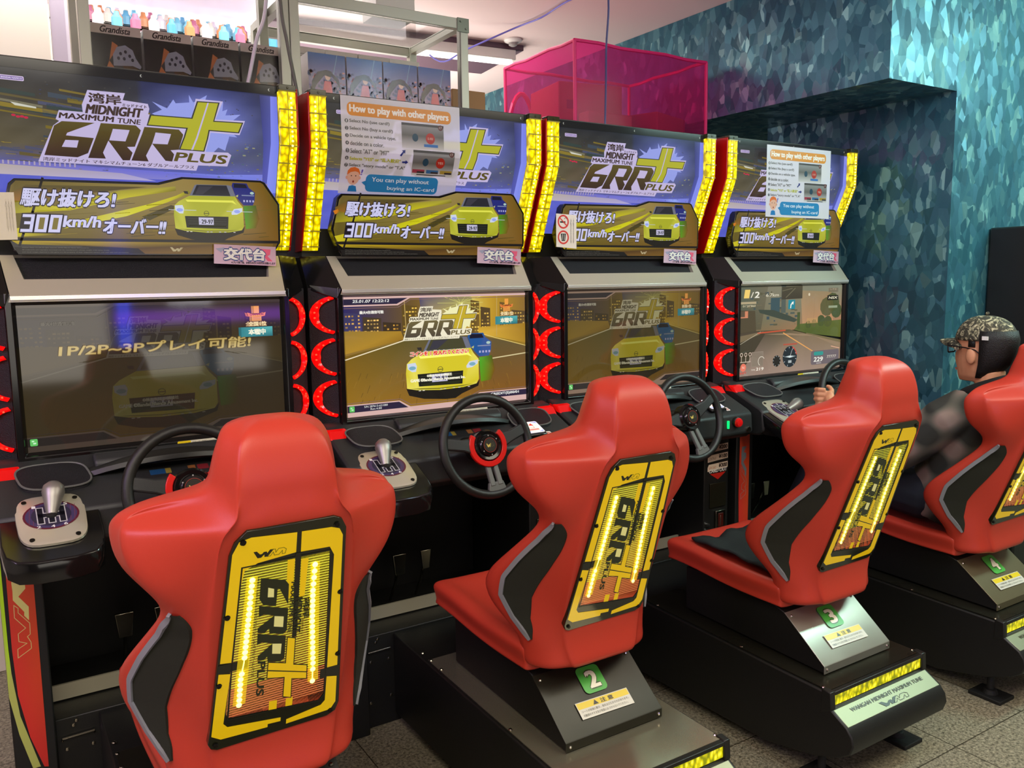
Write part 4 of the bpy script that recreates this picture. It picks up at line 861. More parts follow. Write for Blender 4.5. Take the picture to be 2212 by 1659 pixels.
    def bez():
        b = MB(); o = (-.374, .374, 1.034, 1.492); i = (-.349, .349, 1.066, 1.4595)
        def R4(q, y): return [(q[0], y, q[2]), (q[1], y, q[2]), (q[1], y, q[3]), (q[0], y, q[3])]
        j = (-.358, .358, 1.056, 1.468)
        v = R4(o, .063)+R4(o, -.018)+R4(j, -.018)+R4(i, -.002)+R4(i, .02)
        b.add(v, [(4*r+q, 4*r+(q+1) % 4, 4*r+4+(q+1) % 4, 4*r+4+q) for r in range(4) for q in range(4)]); return b.mesh('screen_bezel', M_gloss)
    bz = S('bez', bez, 'screen_bezel', t, .002)
    link('screen', screen_mesh(k), bz)
    S('backp', lambda: MB().box(-.36, .36, .004, .028, 1.05, 1.47).mesh('screen_backing', M_black), 'screen_backing', bz)
    # silver visor with mesh inset, black cheeks
    def visor():
        b = MB(); c = Vector((0, .088, .101)).normalized(); n = Vector((0, -.754, .657)); L = lambda x, t_, h=0: (x, -.024+.095*t_+n.y*h, 1.484+.108*t_+n.z*h)
        O = [L(-.360, 0), L(.360, 0), L(.374, 1), L(-.374, 1)]; I = [L(-.324, .40), L(.324, .40), L(.342, 1), L(-.342, 1)]; Q = [L(-.320, .43, -.012), L(.320, .43, -.012), L(.340, 1, -.012), L(-.340, 1, -.012)]
        D = [(p[0], p[1]+.03, p[2]-.022) for p in O]
        b.add(O+I+Q, [(a, (a+1) % 4, 4+(a+1) % 4, 4+a) for a in range(4)]+[(4+a, 4+(a+1) % 4, 8+(a+1) % 4, 8+a) for a in range(4)])
        b.add([(-.365, -.022, 1.468), (.365, -.022, 1.468), (.360, -.024, 1.484), (-.360, -.024, 1.484), (-.365, .03, 1.468), (.365, .03, 1.468)], [(0, 1, 2, 3), (0, 4, 5, 1)])
        return b.mesh('visor', M_silver, smooth=20)
    vz = S('visor', visor, 'visor')
    S('vlip', lambda: MB().box(-.361, .361, -.0275, -.0235, 1.473, 1.4845).mesh('visor_lip', mat('lip_metal', (226, 222, 210), .22, metal=.55)), 'visor_lip', vz, .001)
    def vin():
        b = MB(); n = Vector((0, -.754, .657)); L = lambda x, t_, h=0: (x, -.024+.095*t_+n.y*h, 1.484+.108*t_+n.z*h)
        b.add([L(-.320, .43, -.011), L(.320, .43, -.011), L(.340, 1, -.011), L(-.340, 1, -.011)], [(0, 1, 2, 3)]); return b.mesh('vent_mesh', M_mesh)
    S('vin', vin, 'vent_mesh', vz)
    def cheek(sx):
        b = MB()
        for sx in (sx,):
            a = [(sx*.362, -.026, 1.486), (sx*.376, .071, 1.594), (sx*.4452, .125, 1.592), (sx*.4452, .060, 1.500), (sx*.374, -.018, 1.455), (sx*.376, .12, 1.58), (sx*.376, .04, 1.455), (sx*.4452, .058, 1.485)]
            b.add(a, [(0, 1, 2, 3), (0, 3, 7, 4), (1, 5, 2), (4, 6, 7), (0, 4, 6), (0, 6, 5, 1)])
        return b.mesh('visor_cheek', M_gloss, smooth=10)
    for sx in (-1, 1): S('cheek%d' % sx, lambda sx=sx: cheek(sx), 'visor_cheek', t, .002)
    for sx in (-1, 1):
        S('wing%d' % sx, lambda sx=sx: MB().prism([(sx*.375, .004), (sx*.4452, .056), (sx*.4452, .07), (sx*.375, .07)], 1.035, 1.49, 'z').mesh('speaker_panel', M_mesh), 'speaker_panel', t)
        for zc in (1.403, 1.268, 1.132):
            o = S('arc%d' % sx, lambda sx=sx: arc_mesh(sx), 'arc_lamp'); o.location = (0, 0, zc)
            S('ard%d' % sx, lambda sx=sx: arcdots(sx), 'lamp_leds', o)
    # sign housing
    def sign():
        b = MB(); pr = [(.022, 2.098), (.022, 1.925), (.150, 1.606), (.150, 1.588), (.42, 1.588), (.42, 2.098)]
        b.prism(pr, -.4300, .4300); return b.mesh('sign_housing', mat('sign_box', (44, 44, 36), .4))
    S('sign', sign, 'sign_housing', t, .002)
    for sx in (-1, 1):
        def sdp(sx=sx):
            pr = [(.004, 2.090), (.006, 1.925), (.136, 1.610), (.20, 1.606), (.14, 1.80), (.12, 1.93), (.125, 2.05), (.11, 2.094)]
            return MB().prism(pr, min(sx*.4305, sx*.4365), max(sx*.4305, sx*.4365)).mesh('red_side_trim', M_redpan)
        S('sdp%d' % sx, sdp, 'side_moulding', t, .002)
        x0, x1 = (-.430, -.378) if sx < 0 else (.378, .430)
        lc = S('led%d' % sx, led_column(x0+.001, x1-.001), 'light_column', t, .002)
        S('ldd%d' % sx, led_bits(x0, x1, .28 if sx < 0 else .68), 'leds', lc); S('lds%d' % sx, led_ribs(x0, x1), 'lens_seams', lc)
        S('cap%d' % sx, lambda x0=x0, x1=x1: MB().box(x0, x1, -.001, .05, 2.081, 2.099).cyl(((x0+x1)/2, -.003, 2.090), ((x0+x1)/2, .0, 2.090), .004, n=8).mesh('column_cap', M_clear), 'column_cap', lc, .002)
    S('hart', header_art, 'sign_picture')
    oc = S('oct', lambda: MB().prism(OCT, .040, .075, 'y').mesh('slogan_plate', M_gloss), 'slogan_plate', t, .002)
    S('sart2', slogan_art, 'slogan_print', oc)
    S('lab', label_art, 'changeover_label')
    if k == 3:
        def nosm():
            A = Art(up=1); A.poly([(-.378,1.752),(-.283,1.748),(-.283,1.622),(-.378,1.628)], (226,212,196), 0)
            for zc in (1.722, 1.664):
                A.ring(-.345, zc, .026, .006, (206,40,34), 2)
            A.rect(-.360, 1.724, -.335, 1.718, (40,36,34), 1); A.ring(-.334, 1.732, .006, .002, (60,50,50), 1, 10, 0, 180)
            A.poly([(-.357,1.678),(-.333,1.678),(-.337,1.650),(-.353,1.650)], (40,36,34), 1); A.line([(-.363,1.738),(-.327,1.706)], .004, (206,40,34), 3); A.line([(-.349,1.675),(-.350,1.655)], .002, (226,212,196), 2); A.line([(-.341,1.675),(-.341,1.655)], .002, (226,212,196), 2)
            for j in range(2): A.text('ご遊戯中のお煙草はご遠慮下さい', -.312+j*.012, 1.738, -.306+j*.012, 1.640, (110,100,96), 1)
            return A.mesh('notice', art_mat('printed_sheet', 'paper', .0, .35), lambda x, z, d: (x, .026-d, z))
        link('no_smoking_notice', nosm(), t)
    if k == 1:
        def nt1():
            A = Art(up=1); A.poly([(-.415,1.748),(-.330,1.751),(-.330,1.630),(-.415,1.627)], (206,200,170), 0)
            for j in range(3): A.text('プレイ終了後は', -.352+j*.006, 1.735, -.348+j*.006, 1.65, (140,130,110), 1)
            return A.mesh('notice', art_mat('printed_sheet', 'paper', .0, .35), lambda x, z, d: (x, .004-d, z))
        link('paper_notice', nt1(), t)
    # seat platform
    def plat():
        b = MB(); b.prism([(-.05, .03), (-.05, .318), (-.90, .302), (-1.118, .300), (-1.124, .294), (-1.124, .255), (-1.135, .252), (-1.186, .222), (-1.204, .200), (-1.210, .175), (-1.200, .145), (-1.165, .120), (-1.08, .085), (-.90, .045)], -.236, .236)
        return b.mesh('seat_platform', M_body)
    pf = S('plat', plat, 'seat_platform', t, .004)
    S('ptop%d' % (k == 2), lambda: MB().prism([(-.30, .3145), (-.90, .3035), (-1.116, .3015), (-1.116, .3045), (-.90, .3065), (-.30, .3175)], -.226, .226).mesh('platform_top', M_baselit if k == 2 else M_basedim), 'platform_top', pf)
    S('pstrip', lambda: MB().box(-.218, .218, -1.1275, -1.118, .258, .292).mesh('light_strip', M_ledstrip), 'light_strip', pf, .002)
    def caps():
        b = MB()
        for sx in (-1, 1): b.prism([(-1.10, .308), (-1.132, .306), (-1.136, .252), (-1.10, .235)], min(sx*.217, sx*.2385), max(sx*.217, sx*.2385))
        b.box(-.218, .218, -1.133, -1.116, .2925, .3045); return b.mesh('strip_frame', M_black)
    S('caps', caps, 'strip_frame', pf, .003)
    npl = S('npl', lambda: MB().prism([(-1.136, .2525), (-1.187, .2225), (-1.184, .218), (-1.134, .247)], -.228, .228).mesh('name_plate', mat('name_plate_metal', (150, 150, 124), .42, metal=.7)), 'name_plate', pf, .001)
    def npart():
        A = Art(up=1); A.text('WANGAN MIDNIGHT MAXIMUM TUNE', -.170, .046, .185, .034, (66,68,44), 0, 0, .02); wm(A, -.055, .026, .080, .008, (36,38,30), (70,72,50), 0, .0016)
        return A.mesh('plate_print', art_mat('vinyl_print', 'print'), lambda x, s, d: (x, -1.1875+s*.862-d*.5, .2235+s*.507+d*.86))
    S('npart', npart, 'plate_print', npl)
    def pbolts():
        b = MB()
        for sx in (-1, 1):
            for y in (-.25, -.31, -.38, -.78, -1.095): b.ball((sx*.222, y, .3185+(y+.3)*.0175), .006, 8, (1, 1, .6))
        return b.mesh('platform_screws', M_screw)
    S('pb', pbolts, 'platform_screws', pf)
    for sx in (-1, 1):
        def foot(sx=sx):
            b = MB(); x = sx*.190; b.cyl((x, -1.075, .012), (x, -1.075, .10), .012); b.cyl((x, -1.075, .012), (x, -1.075, .03), .028, .02); b.box(x-.045, x+.050, -1.135, -1.02, .0, .014)
            return b.mesh('levelling_foot', M_rubber)
        S('foot%d' % sx, foot, 'levelling_foot', pf, .003)
    return t
for k in (1, 2, 3, 4): cabinet(k)
# posters taped over two of the signs
for k, flat, lab in ((2, False, 'How to play poster taped over the sign of the second cabinet from the left'), (4, True, 'How to play poster hanging on the sign of the cabinet beside the teal wall')):
    dx, dy, a = DEV[k]
    t = link('poster', poster_art(flat)); t.location = ((k-2)*P_+dx, dy, 0); t.rotation_euler = (0, 0, a)
    if flat: t.location.x += .110; t.location.z -= .020; t.location.y -= .012
    tag(t, lab, 'poster', 'how to play posters')

# ------------------------------------------------------------------ seats (coordinates relative to the cabinet's own origin)
SX = .010
def half(z, yb, xb, wing, tip, lip, inn, yc):
    return z, [(0, yb), (xb*.55, yb), (xb*.93, yb+.002), (xb+.004, yb+.012), wing, (tip[0]*.55+wing[0]*.45+.008, tip[1]*.5+wing[1]*.5), tip, lip, inn, (inn[0]*.5, yc), (0, yc)]
LV = [
 half(.484, -.872, .085, (.130,-.842), (.165,-.800), (.150,-.780), (.12,-.772), -.770),
 half(.495, -.893, .105, (.150,-.865), (.188,-.800), (.170,-.770), (.13,-.765), -.762),
 half(.525, -.893, .118, (.158,-.862), (.196,-.792), (.178,-.762), (.13,-.768), -.768),
 half(.570, -.888, .128, (.165,-.855), (.205,-.785), (.185,-.755), (.13,-.775), -.780),
 half(.630, -.895, .134, (.172,-.850), (.238,-.752), (.214,-.728), (.15,-.79), -.805),
 half(.690, -.914, .137, (.172,-.862), (.262,-.733), (.236,-.714), (.16,-.82), -.83),
 half(.745, -.933, .138, (.170,-.885), (.262,-.752), (.236,-.735), (.16,-.845), -.855),
 half(.800, -.952, .138, (.168,-.908), (.244,-.800), (.220,-.785), (.15,-.87), -.875),
 half(.860, -.972, .138, (.162,-.935), (.216,-.855), (.198,-.840), (.14,-.89), -.90),
 half(.905, -.988, .138, (.168,-.955), (.203,-.893), (.188,-.875), (.13,-.91), -.915),
 half(.945, -1.002, .138, (.192,-.965), (.220,-.905), (.204,-.88), (.13,-.92), -.93),
 half(.985, -1.016, .137, (.218,-.966), (.252,-.885), (.234,-.862), (.13,-.93), -.94),
 half(1.030, -1.032, .134, (.236,-.958), (.271,-.878), (.25,-.852), (.13,-.94), -.95),
 half(1.066, -1.044, .128, (.240,-.950), (.273,-.875), (.252,-.852), (.12,-.94), -.95),
 half(1.084, -1.050, .118, (.234,-.940), (.268,-.878), (.248,-.858), (.12,-.935), -.945),
 half(1.100, -1.052, .104, (.208,-.925), (.252,-.882), (.232,-.864), (.11,-.93), -.94),
 half(1.118, -1.052, .095, (.150,-.960), (.205,-.890), (.188,-.872), (.10,-.92), -.93),
 half(1.138, -1.052, .091, (.112,-.998), (.134,-.915), (.120,-.893), (.09,-.91), -.92),
 half(1.165, -1.052, .088, (.103,-1.008), (.112,-.935), (.100,-.910), (.08,-.90), -.905),
 half(1.200, -1.046, .083, (.098,-1.008), (.104,-.942), (.092,-.918), (.07,-.91), -.91),
 half(1.232, -1.034, .074, (.089,-1.0), (.094,-.948), (.083,-.925), (.06,-.915), -.915),
 half(1.254, -1.014, .054, (.070,-.985), (.078,-.945), (.068,-.925), (.045,-.917), -.915),
 half(1.266, -.992, .030, (.040,-.975), (.044,-.955), (.038,-.942), (.025,-.938), -.937),
]
def interp(rings, it=14):
    """control rings whose subdivision surface passes through the given rings"""
    T = [[Vector(p) for p in r_] for r_ in rings]; C_ = [[p.copy() for p in r_] for r_ in T]; n = len(T); m = len(T[0])
    for _ in range(it):
        N_ = []
        for i in range(n):
            row = []
            for j in range(m):
                def h(ii): return (C_[ii][j-1]+C_[ii][(j+1) % m]+C_[ii][j]*4)/6
                L_ = (h(max(i-1, 0))+h(min(i+1, n-1))+h(i)*4)/6
                row.append(C_[i][j]+(T[i][j]-L_)*.9)
            N_.append(row)
        C_ = N_
    return C_
def shell():
    b = MB(); rings = []
    for z, h in LV:
        ring = [(SX+x, y, z) for x, y in h] + [(SX-x, y, z) for x, y in h[::-1] if x > 0]
        rings.append(ring)
    b.loft(interp(rings)); return b.mesh('seat_shell', M_red, smooth=180)
def curve_side(sx):
    """interpolate the bolster's outer flank: returns point on line wing->tip at height z, fraction f"""
    def g(z, f):
        for (z0, h0), (z1, h1) in zip(LV, LV[1:]):
            if z0 <= z <= z1:
                t = (z-z0)/(z1-z0); k_ = 4 if f < .5 else 5; f = f*2 if f < .5 else f*2-1
                w = [h0[k_][i]*(1-t)+h1[k_][i]*t for i in (0, 1)]; p = [h0[k_+1][i]*(1-t)+h1[k_+1][i]*t for i in (0, 1)]
                return (SX+sx*(w[0]*(1-f)+p[0]*f+.0035), w[1]*(1-f)+p[1]*f-.002, z)
    return g
_K = [(.572,.42,.38),(.60,.50,.27),(.63,.60,.24),(.66,.67,.22),(.69,.71,.20),(.72,.73,.17),(.75,.73,.12),(.79,.71,.05),(.83,.67,-.01),(.86,.60,-.03),(.885,.50,-.02),(.912,.34,.14)]
def _cr(K, n):
    out = []
    for i in range(len(K)-1):
        a, b_, c, d = K[max(i-1, 0)], K[i], K[i+1], K[min(i+2, len(K)-1)]
        for q in range(n):
            u = q/n; out.append(tuple(.5*((2*b_[j])+(c[j]-a[j])*u+(2*a[j]-5*b_[j]+4*c[j]-d[j])*u*u+(3*b_[j]-a[j]-3*c[j]+d[j])*u**3) for j in range(3)))
    return out+[K[-1]]
_KK = _cr(_K, 4); PIPE = [(z, f) for z, f, r_ in _KK]; REAR = [r_ for z, f, r_ in _KK]; NP = len(PIPE)
def side_insert(sx):
    def f():
        b = MB(); g = curve_side(sx); fr = []; re_ = []
        for z, f_ in PIPE: fr.append(g(z, f_))
        for i, (z, f_) in enumerate(PIPE): re_.append(g(z, REAR[i]))
        n = len(fr); v = [(x+sx*.004, y, z) for x, y, z in fr]+[(x+sx*.001, y, z) for x, y, z in re_]+[(x-sx*.012, y+.004, z) for x, y, z in fr]+[(x-sx*.012, y+.004, z) for x, y, z in re_]
        b.add(v, [(i, i+1, n+i+1, n+i) for i in range(n-1)]+[(i, i+1, 2*n+i+1, 2*n+i) for i in range(n-1)]+[(n+i, n+i+1, 3*n+i+1, 3*n+i) for i in range(n-1)])
        return b.mesh('side_insert', M_seatblk)
    return f
def side_pipe(sx):
    def f():
        b = MB(); g = curve_side(sx); rings = []
        for i, (z, f_) in enumerate(PIPE):
            p = Vector(g(z, f_)); w = .0125*min(1, .5+min(i, NP-1-i)/6)
            q = Vector(g(min(z+.012, .91), f_)); t_ = (Vector(g(PIPE[min(i+1, NP-1)][0], PIPE[min(i+1, NP-1)][1]))-Vector(g(PIPE[max(i-1, 0)][0], PIPE[max(i-1, 0)][1]))).normalized()
            d = Vector(g(z, f_+.1))-p; d = (d - t_*d.dot(t_)).normalized(); nn = t_.cross(d).normalized()*(.003)
            if nn.x*sx < 0: nn = -nn
            o = Vector((sx*.004, 0, 0))
            rings.append([p+o-d*w/2-nn*2, p+o-d*w/2+nn, p+o+d*w/2+nn, p+o+d*w/2-nn*2])
        b.loft(rings); return b.mesh('piping', M_piping)
    return f
def cushion():
    b = MB(); rings = []
    for y, zt, s_ in ((-.296, .545, .80), (-.304, .566, .94), (-.33, .575, 1.0), (-.42, .572, 1.0), (-.52, .563, .995), (-.62, .553, .97), (-.72, .548, .94), (-.79, .545, .91), (-.80, .54, .89)):
        zb = zt-.075; dp = .022 if y < -.35 else .004
        h = [(0, zb), (.19, zb+.002), (.212, zb+.018), (.220, zt-.02), (.210, zt-.002), (.180, zt), (.140, zt-dp*.7), (.07, zt-dp), (0, zt-dp)]
        rings.append([(SX+x*s_, y, z) for x, z in h]+[(SX-x*s_, y, z) for x, z in h[::-1] if x > 0])
    b.loft(interp(rings)); return b.mesh('seat_cushion', M_red, smooth=180)
def number_art(n):
    A = Art(up=-1); A.rrect(-.038, .018, .038, .094, .014, (74,170,66), 0); A.text(str(n), -.013, .034, .018, .080, (240,238,214), 2, 0, .03, .07, (60,90,50))
    f = A.T; A.T = lambda x, y: f(x-.0, y+.002+x*.02)
    A.rect(-.086, .106, .088, .152, (206,204,190), 1); A.rect(-.084, .108, .086, .125, (222,196,30), 2)
    A.poly([(-.034,.123),(-.025,.110),(-.016,.123)], (30,26,10), 3); A.text('注 意', -.008, .111, .034, .123, (30,26,10), 3, 0, .02)
    A.text('シートが前後に動き、指をはさむおそれがあります。', -.078, .129, .078, .136, (60,58,50), 3); A.text('可動部のすきま及び背面には さわらないでください。', -.078, .140, .070, .147, (60,58,50), 3)
    A.T = f
    d = Vector((0, -.151, -.118)).normalized(); nn = Vector((0, -.6157, .788))
    return A.mesh('pedestal_labels', art_mat('label_print', 'print', 0, .3), lambda x, s, dd: Vector((x+.0, -.802, .4535))+d*s+nn*(.0022+dd))
def seat(k):
    dx, dy, a = DEV[k]
    lab = {1: 'red racing seat nearest the camera, at lower left, its base hidden', 2: 'red racing seat with a black pedestal plate marked 2', 3: 'red racing seat with a silver pedestal plate marked 3', 4: 'red racing seat at the right edge marked 4, occupied by a player'}[k]
    c, s_ = math.cos(a), math.sin(a); y0 = SLIDE[k]
    t = empty('racing_chair', ((k-2)*P_+dx-y0*s_, dy+y0*c, 0), a, lab, 'arcade seat', 'red racing seats')
    S = lambda key, fn, name, par=t, bevel=0, subsurf=0: shared(key, fn, name, par, bevel, subsurf)
    sh = S('shell', shell, 'seat_shell', t, 0, 2)
    S('cush', cushion, 'seat_cushion', t, 0, 2)
    for sx in (-1, 1):
        si = S('sin%d' % sx, side_insert(sx), 'side_insert', sh); S('pip%d' % sx, side_pipe(sx), 'piping', si)
    def plate():
        b = MB(); v = [pan(a_, b_, 0) for a_, b_ in PANEL]; w = [pan(a_, b_, -.014) for a_, b_ in PANEL]; n = len(v)
        b.add(v+w, [tuple(range(n)), tuple(range(n, 2*n))[::-1]]+[(i, (i+1) % n, n+(i+1) % n, n+i) for i in range(n)]); return b.mesh('light_panel', mat('panel_black', (30, 32, 18), .12, spec=.7))
    lp = S('plate', plate, 'light_panel', t, .001)
    S('partt', seat_art, 'panel_print', lp)
    def leds(side):
        b = MB()
        LL = [(-.066,.092),(-.074,.282),(-.079,.321),(-.080,.385)]; RR = [(.051,.085),(.051,.145),(.055,.22),(.064,.328),(.066,.375)]
        for L in ((LL, RR)[side],):
            tot = []; 
            for (x0, y0_), (x1, y1) in zip(L, L[1:]):
                n = max(1, int(math.hypot(x1-x0, y1-y0_)/.0125))
                tot += [(x0+(x1-x0)*i/n, y0_+(y1-y0_)*i/n) for i in range(n)]
            b.tube([pan(x, y, .002) for x, y in tot+[L[-1]]], .0012, 4)
            for x, y in tot+[L[-1]]:
                if .276 < y < .300 and L is LL: continue
                if .350 < y < .362 and L is RR: continue
                p = pan(x, y, .0028); b.ball(p, .0056, 8, (1, .35, 1))
        return b.mesh('panel_leds', mat('panel_led', (255, 250, 150), .3, emis=(255, 246, 110), estr=3.2))
    for q in (0, 1): S('pleds%d' % q, lambda q=q: leds(q), 'led_strip', lp)
    S('glow', lambda: MB().add([pan(*q, .0026) for q in ((-.076,.085),(-.056,.085),(-.068,.385),(-.092,.385),(.042,.080),(.060,.080),(.078,.375),(.056,.375))], [(0, 1, 2, 3), (4, 5, 6, 7)]).mesh('diffuser', mat('amber_diffuser', (240, 220, 20), .4, emis=(255, 216, 10), estr=.55, alpha=.45)), 'diffuser', lp)
    def sc():
        b = MB()
        for x, y in ((-.085,.008),(-.108,.167),(-.119,.325),(-.122,.475),(.088,.004),(.108,.164),(.116,.321),(.112,.472)): b.cyl(pan(x, y, -.002), pan(x, y, .0045), .0042, n=8)
        return b.mesh('panel_screws', mat('dark_bolt', (40, 38, 34), .4, metal=.8))
    S('psc', sc, 'panel_screws', lp)
    # pedestal
    def ped():
        b = MB(); b.prism([(-.36, .3215), (-.36, .475), (-.72, .478), (-.800, .451), (-.950, .333), (-.950, .3095)], -.160, .160); return b.mesh('pedestal', M_body)
    pd = S('ped', ped, 'pedestal', t, .003)
    mt = {1: M_body, 2: mat('black_plate', (38, 37, 28), .35, metal=.3, var=.05), 3: mat('silver_plate', (172, 170, 158), .3, metal=.75, var=.06), 4: mat('bronze_grey_plate', (118, 110, 84), .35, metal=.6)}[k]
    pp = MB().prism([(-.800, .4535), (-.951, .3355), (-.953, .333), (-.953, .309), (-.9505, .309), (-.9505, .332), (-.798, .451)], -.163, .163).build('pedestal_plate', mt, pd, bevel=.0008)
    link('plate_labels', number_art(k if k != 1 else 1), pp)
    for q in ((-.148, -.815, .443), (.148, -.815, .443), (-.150, -.9535, .322), (.150, -.9535, .322)): S('psq%s' % (q,), lambda q=q: MB().ball(q, .005, 8).mesh('plate_screw', M_screw), 'plate_screw', pp)
    return t
SEATS = {k: seat(k) for k in (1, 2, 3, 4)}
# ------------------------------------------------------------------ room
def wallpaper(name, base, hi, lo, rough, metal, sc=(9, 9, 5.2)):
    m = bpy.data.materials.new(name); m.use_nodes = True; nt = m.node_tree; b = nt.nodes['Principled BSDF']; N = nt.nodes.new; L = nt.links.new
    tc = N('ShaderNodeTexCoord'); mp = N('ShaderNodeMapping'); mp.inputs['Scale'].default_value = sc; L(tc.outputs['Object'], mp.inputs['Vector'])
    v = N('ShaderNodeTexVoronoi'); v.inputs['Scale'].default_value = 2.1; v.inputs['Randomness'].default_value = 1; L(mp.outputs[0], v.inputs['Vector'])
    v2 = N('ShaderNodeTexVoronoi'); v2.inputs['Scale'].default_value = 1.3; v2.distance = 'MANHATTAN'; L(mp.outputs[0], v2.inputs['Vector'])
    sp = N('ShaderNodeSeparateColor'); L(v.outputs['Color'], sp.inputs[0]); sp2 = N('ShaderNodeSeparateColor'); L(v2.outputs['Color'], sp2.inputs[0])
    ad = N('ShaderNodeMath'); ad.operation = 'MULTIPLY'; L(sp.outputs[0], ad.inputs[0]); L(sp2.outputs[1], ad.inputs[1])
    r = N('ShaderNodeValToRGB'); e = r.color_ramp.elements; e[0].color = (*lin(lo), 1); e[1].color = (*lin(hi), 1); q = e.new(.35); q.color = (*lin(base), 1); L(ad.outputs[0], r.inputs['Fac']); L(r.outputs[0], b.inputs['Base Color'])
    # each flake of the foil paper is tilted a little
    vm = N('ShaderNodeVectorMath'); vm.operation = 'SUBTRACT'; L(v.outputs['Color'], vm.inputs[0]); vm.inputs[1].default_value = (.5, .5, .5)
    vs = N('ShaderNodeVectorMath'); vs.operation = 'SCALE'; vs.inputs['Scale'].default_value = .32; L(vm.outputs[0], vs.inputs[0])
    g = N('ShaderNodeNewGeometry'); va = N('ShaderNodeVectorMath'); va.operation = 'ADD'; L(g.outputs['Normal'], va.inputs[0]); L(vs.outputs[0], va.inputs[1])
    vn = N('ShaderNodeVectorMath'); vn.operation = 'NORMALIZE'; L(va.outputs[0], vn.inputs[0]); L(vn.outputs[0], b.inputs['Normal'])
    b.inputs['Metallic'].default_value = metal; b.inputs['Roughness'].default_value = rough
    return m
M_wallp = wallpaper('teal_flake_wallpaper', (60, 112, 124), (140, 190, 188), (48, 94, 110), .36, .45, (13, 13, 7.5))
def floor_mat():
    m = bpy.data.materials.new('terrazzo_tiles'); m.use_nodes = True; nt = m.node_tree; b = nt.nodes['Principled BSDF']; N = nt.nodes.new; L = nt.links.new
    tc = N('ShaderNodeTexCoord'); n = N('ShaderNodeTexNoise'); n.inputs['Scale'].default_value = 95; n.inputs['Detail'].default_value = 5; n.inputs['Roughness'].default_value = .8; L(tc.outputs['Object'], n.inputs['Vector'])
    r = N('ShaderNodeValToRGB'); e = r.color_ramp.elements; e[0].position = .36; e[0].color = (*lin((62, 58, 46)), 1); e[1].position = .66; e[1].color = (*lin((176, 168, 142)), 1); L(n.outputs['Fac'], r.inputs['Fac'])
    br = N('ShaderNodeTexBrick'); br.offset = 0; br.inputs['Scale'].default_value = 1; br.inputs['Brick Width'].default_value = .4; br.inputs['Row Height'].default_value = .4; br.inputs['Mortar Size'].default_value = .0022
    br.inputs['Color1'].default_value = br.inputs['Color2'].default_value = (1, 1, 1, 1); br.inputs['Mortar'].default_value = (.22, .2, .17, 1); L(tc.outputs['Object'], br.inputs['Vector'])
    mx = N('ShaderNodeMix'); mx.data_type = 'RGBA'; mx.blend_type = 'MULTIPLY'; mx.inputs[0].default_value = 1; L(r.outputs[0], mx.inputs[6]); L(br.outputs['Color'], mx.inputs[7]); L(mx.outputs[2], b.inputs['Base Color'])
    b.inputs['Roughness'].default_value = .45; return m
def struct(name, b, m, bevel=0): o = b.build(name, m, None, smooth=0, bevel=bevel); o['kind'] = 'structure'; return o
M_ceil = mat('ceiling_paint', (232, 212, 204), .7)
M_wallw = mat('white_wall_paint', (226, 220, 212), .7)
struct('floor', MB().box(-4.5, 5, -6, 4.6, -.1, 0), floor_mat())
struct('ceiling', MB().box(-4.5, 5, -6, 4.6, 2.85, 2.95), M_ceil)
struct('wall_right', MB().box(2.38, 4.9, -.40, .655, 0, 2.307), M_wallp)
struct('wall_right_upper', MB().box(1.888, 4.9, -.40, 4.6, 2.307, 2.849), M_wallp).name = 'trim_1'
struct('wall_alcove', MB().box(4.0, 4.9, .655, 4.6, 0, 2.307), M_wallp).name = 'wall_alcove'
struct('wall_back', MB().box(-4.5, 5, 4.6, 4.7, 0, 2.85), M_wallw)
struct('wall_left', MB().box(-4.6, -4.5, -6, 4.6, 0, 2.85), M_wallw)
struct('wall_front', MB().box(-4.5, 5, -6.1, -6, 0, 2.85), mat('dim_wall_paint', (92, 84, 74), .7))

def thing(name, b, m, label, cat, group=None, bevel=0, smooth=35, loc=None):
    o = b.build(name, m, None, smooth=smooth, bevel=bevel); tag(o, label, cat, group)
    if loc: o.location = loc
    return o
# dark cabinet against the teal wall at the right edge
t = thing('black_cabinet', MB().box(0, .60, -.20, 0, 0, 1.718), M_body, 'tall black cabinet standing against the teal wall at right edge', 'cabinet', bevel=.01, loc=(2.705, -.402, 0))
MB().box(.05, .55, -.206, -.20, .95, 1.6).build('door_panel', M_black, t, bevel=.003)

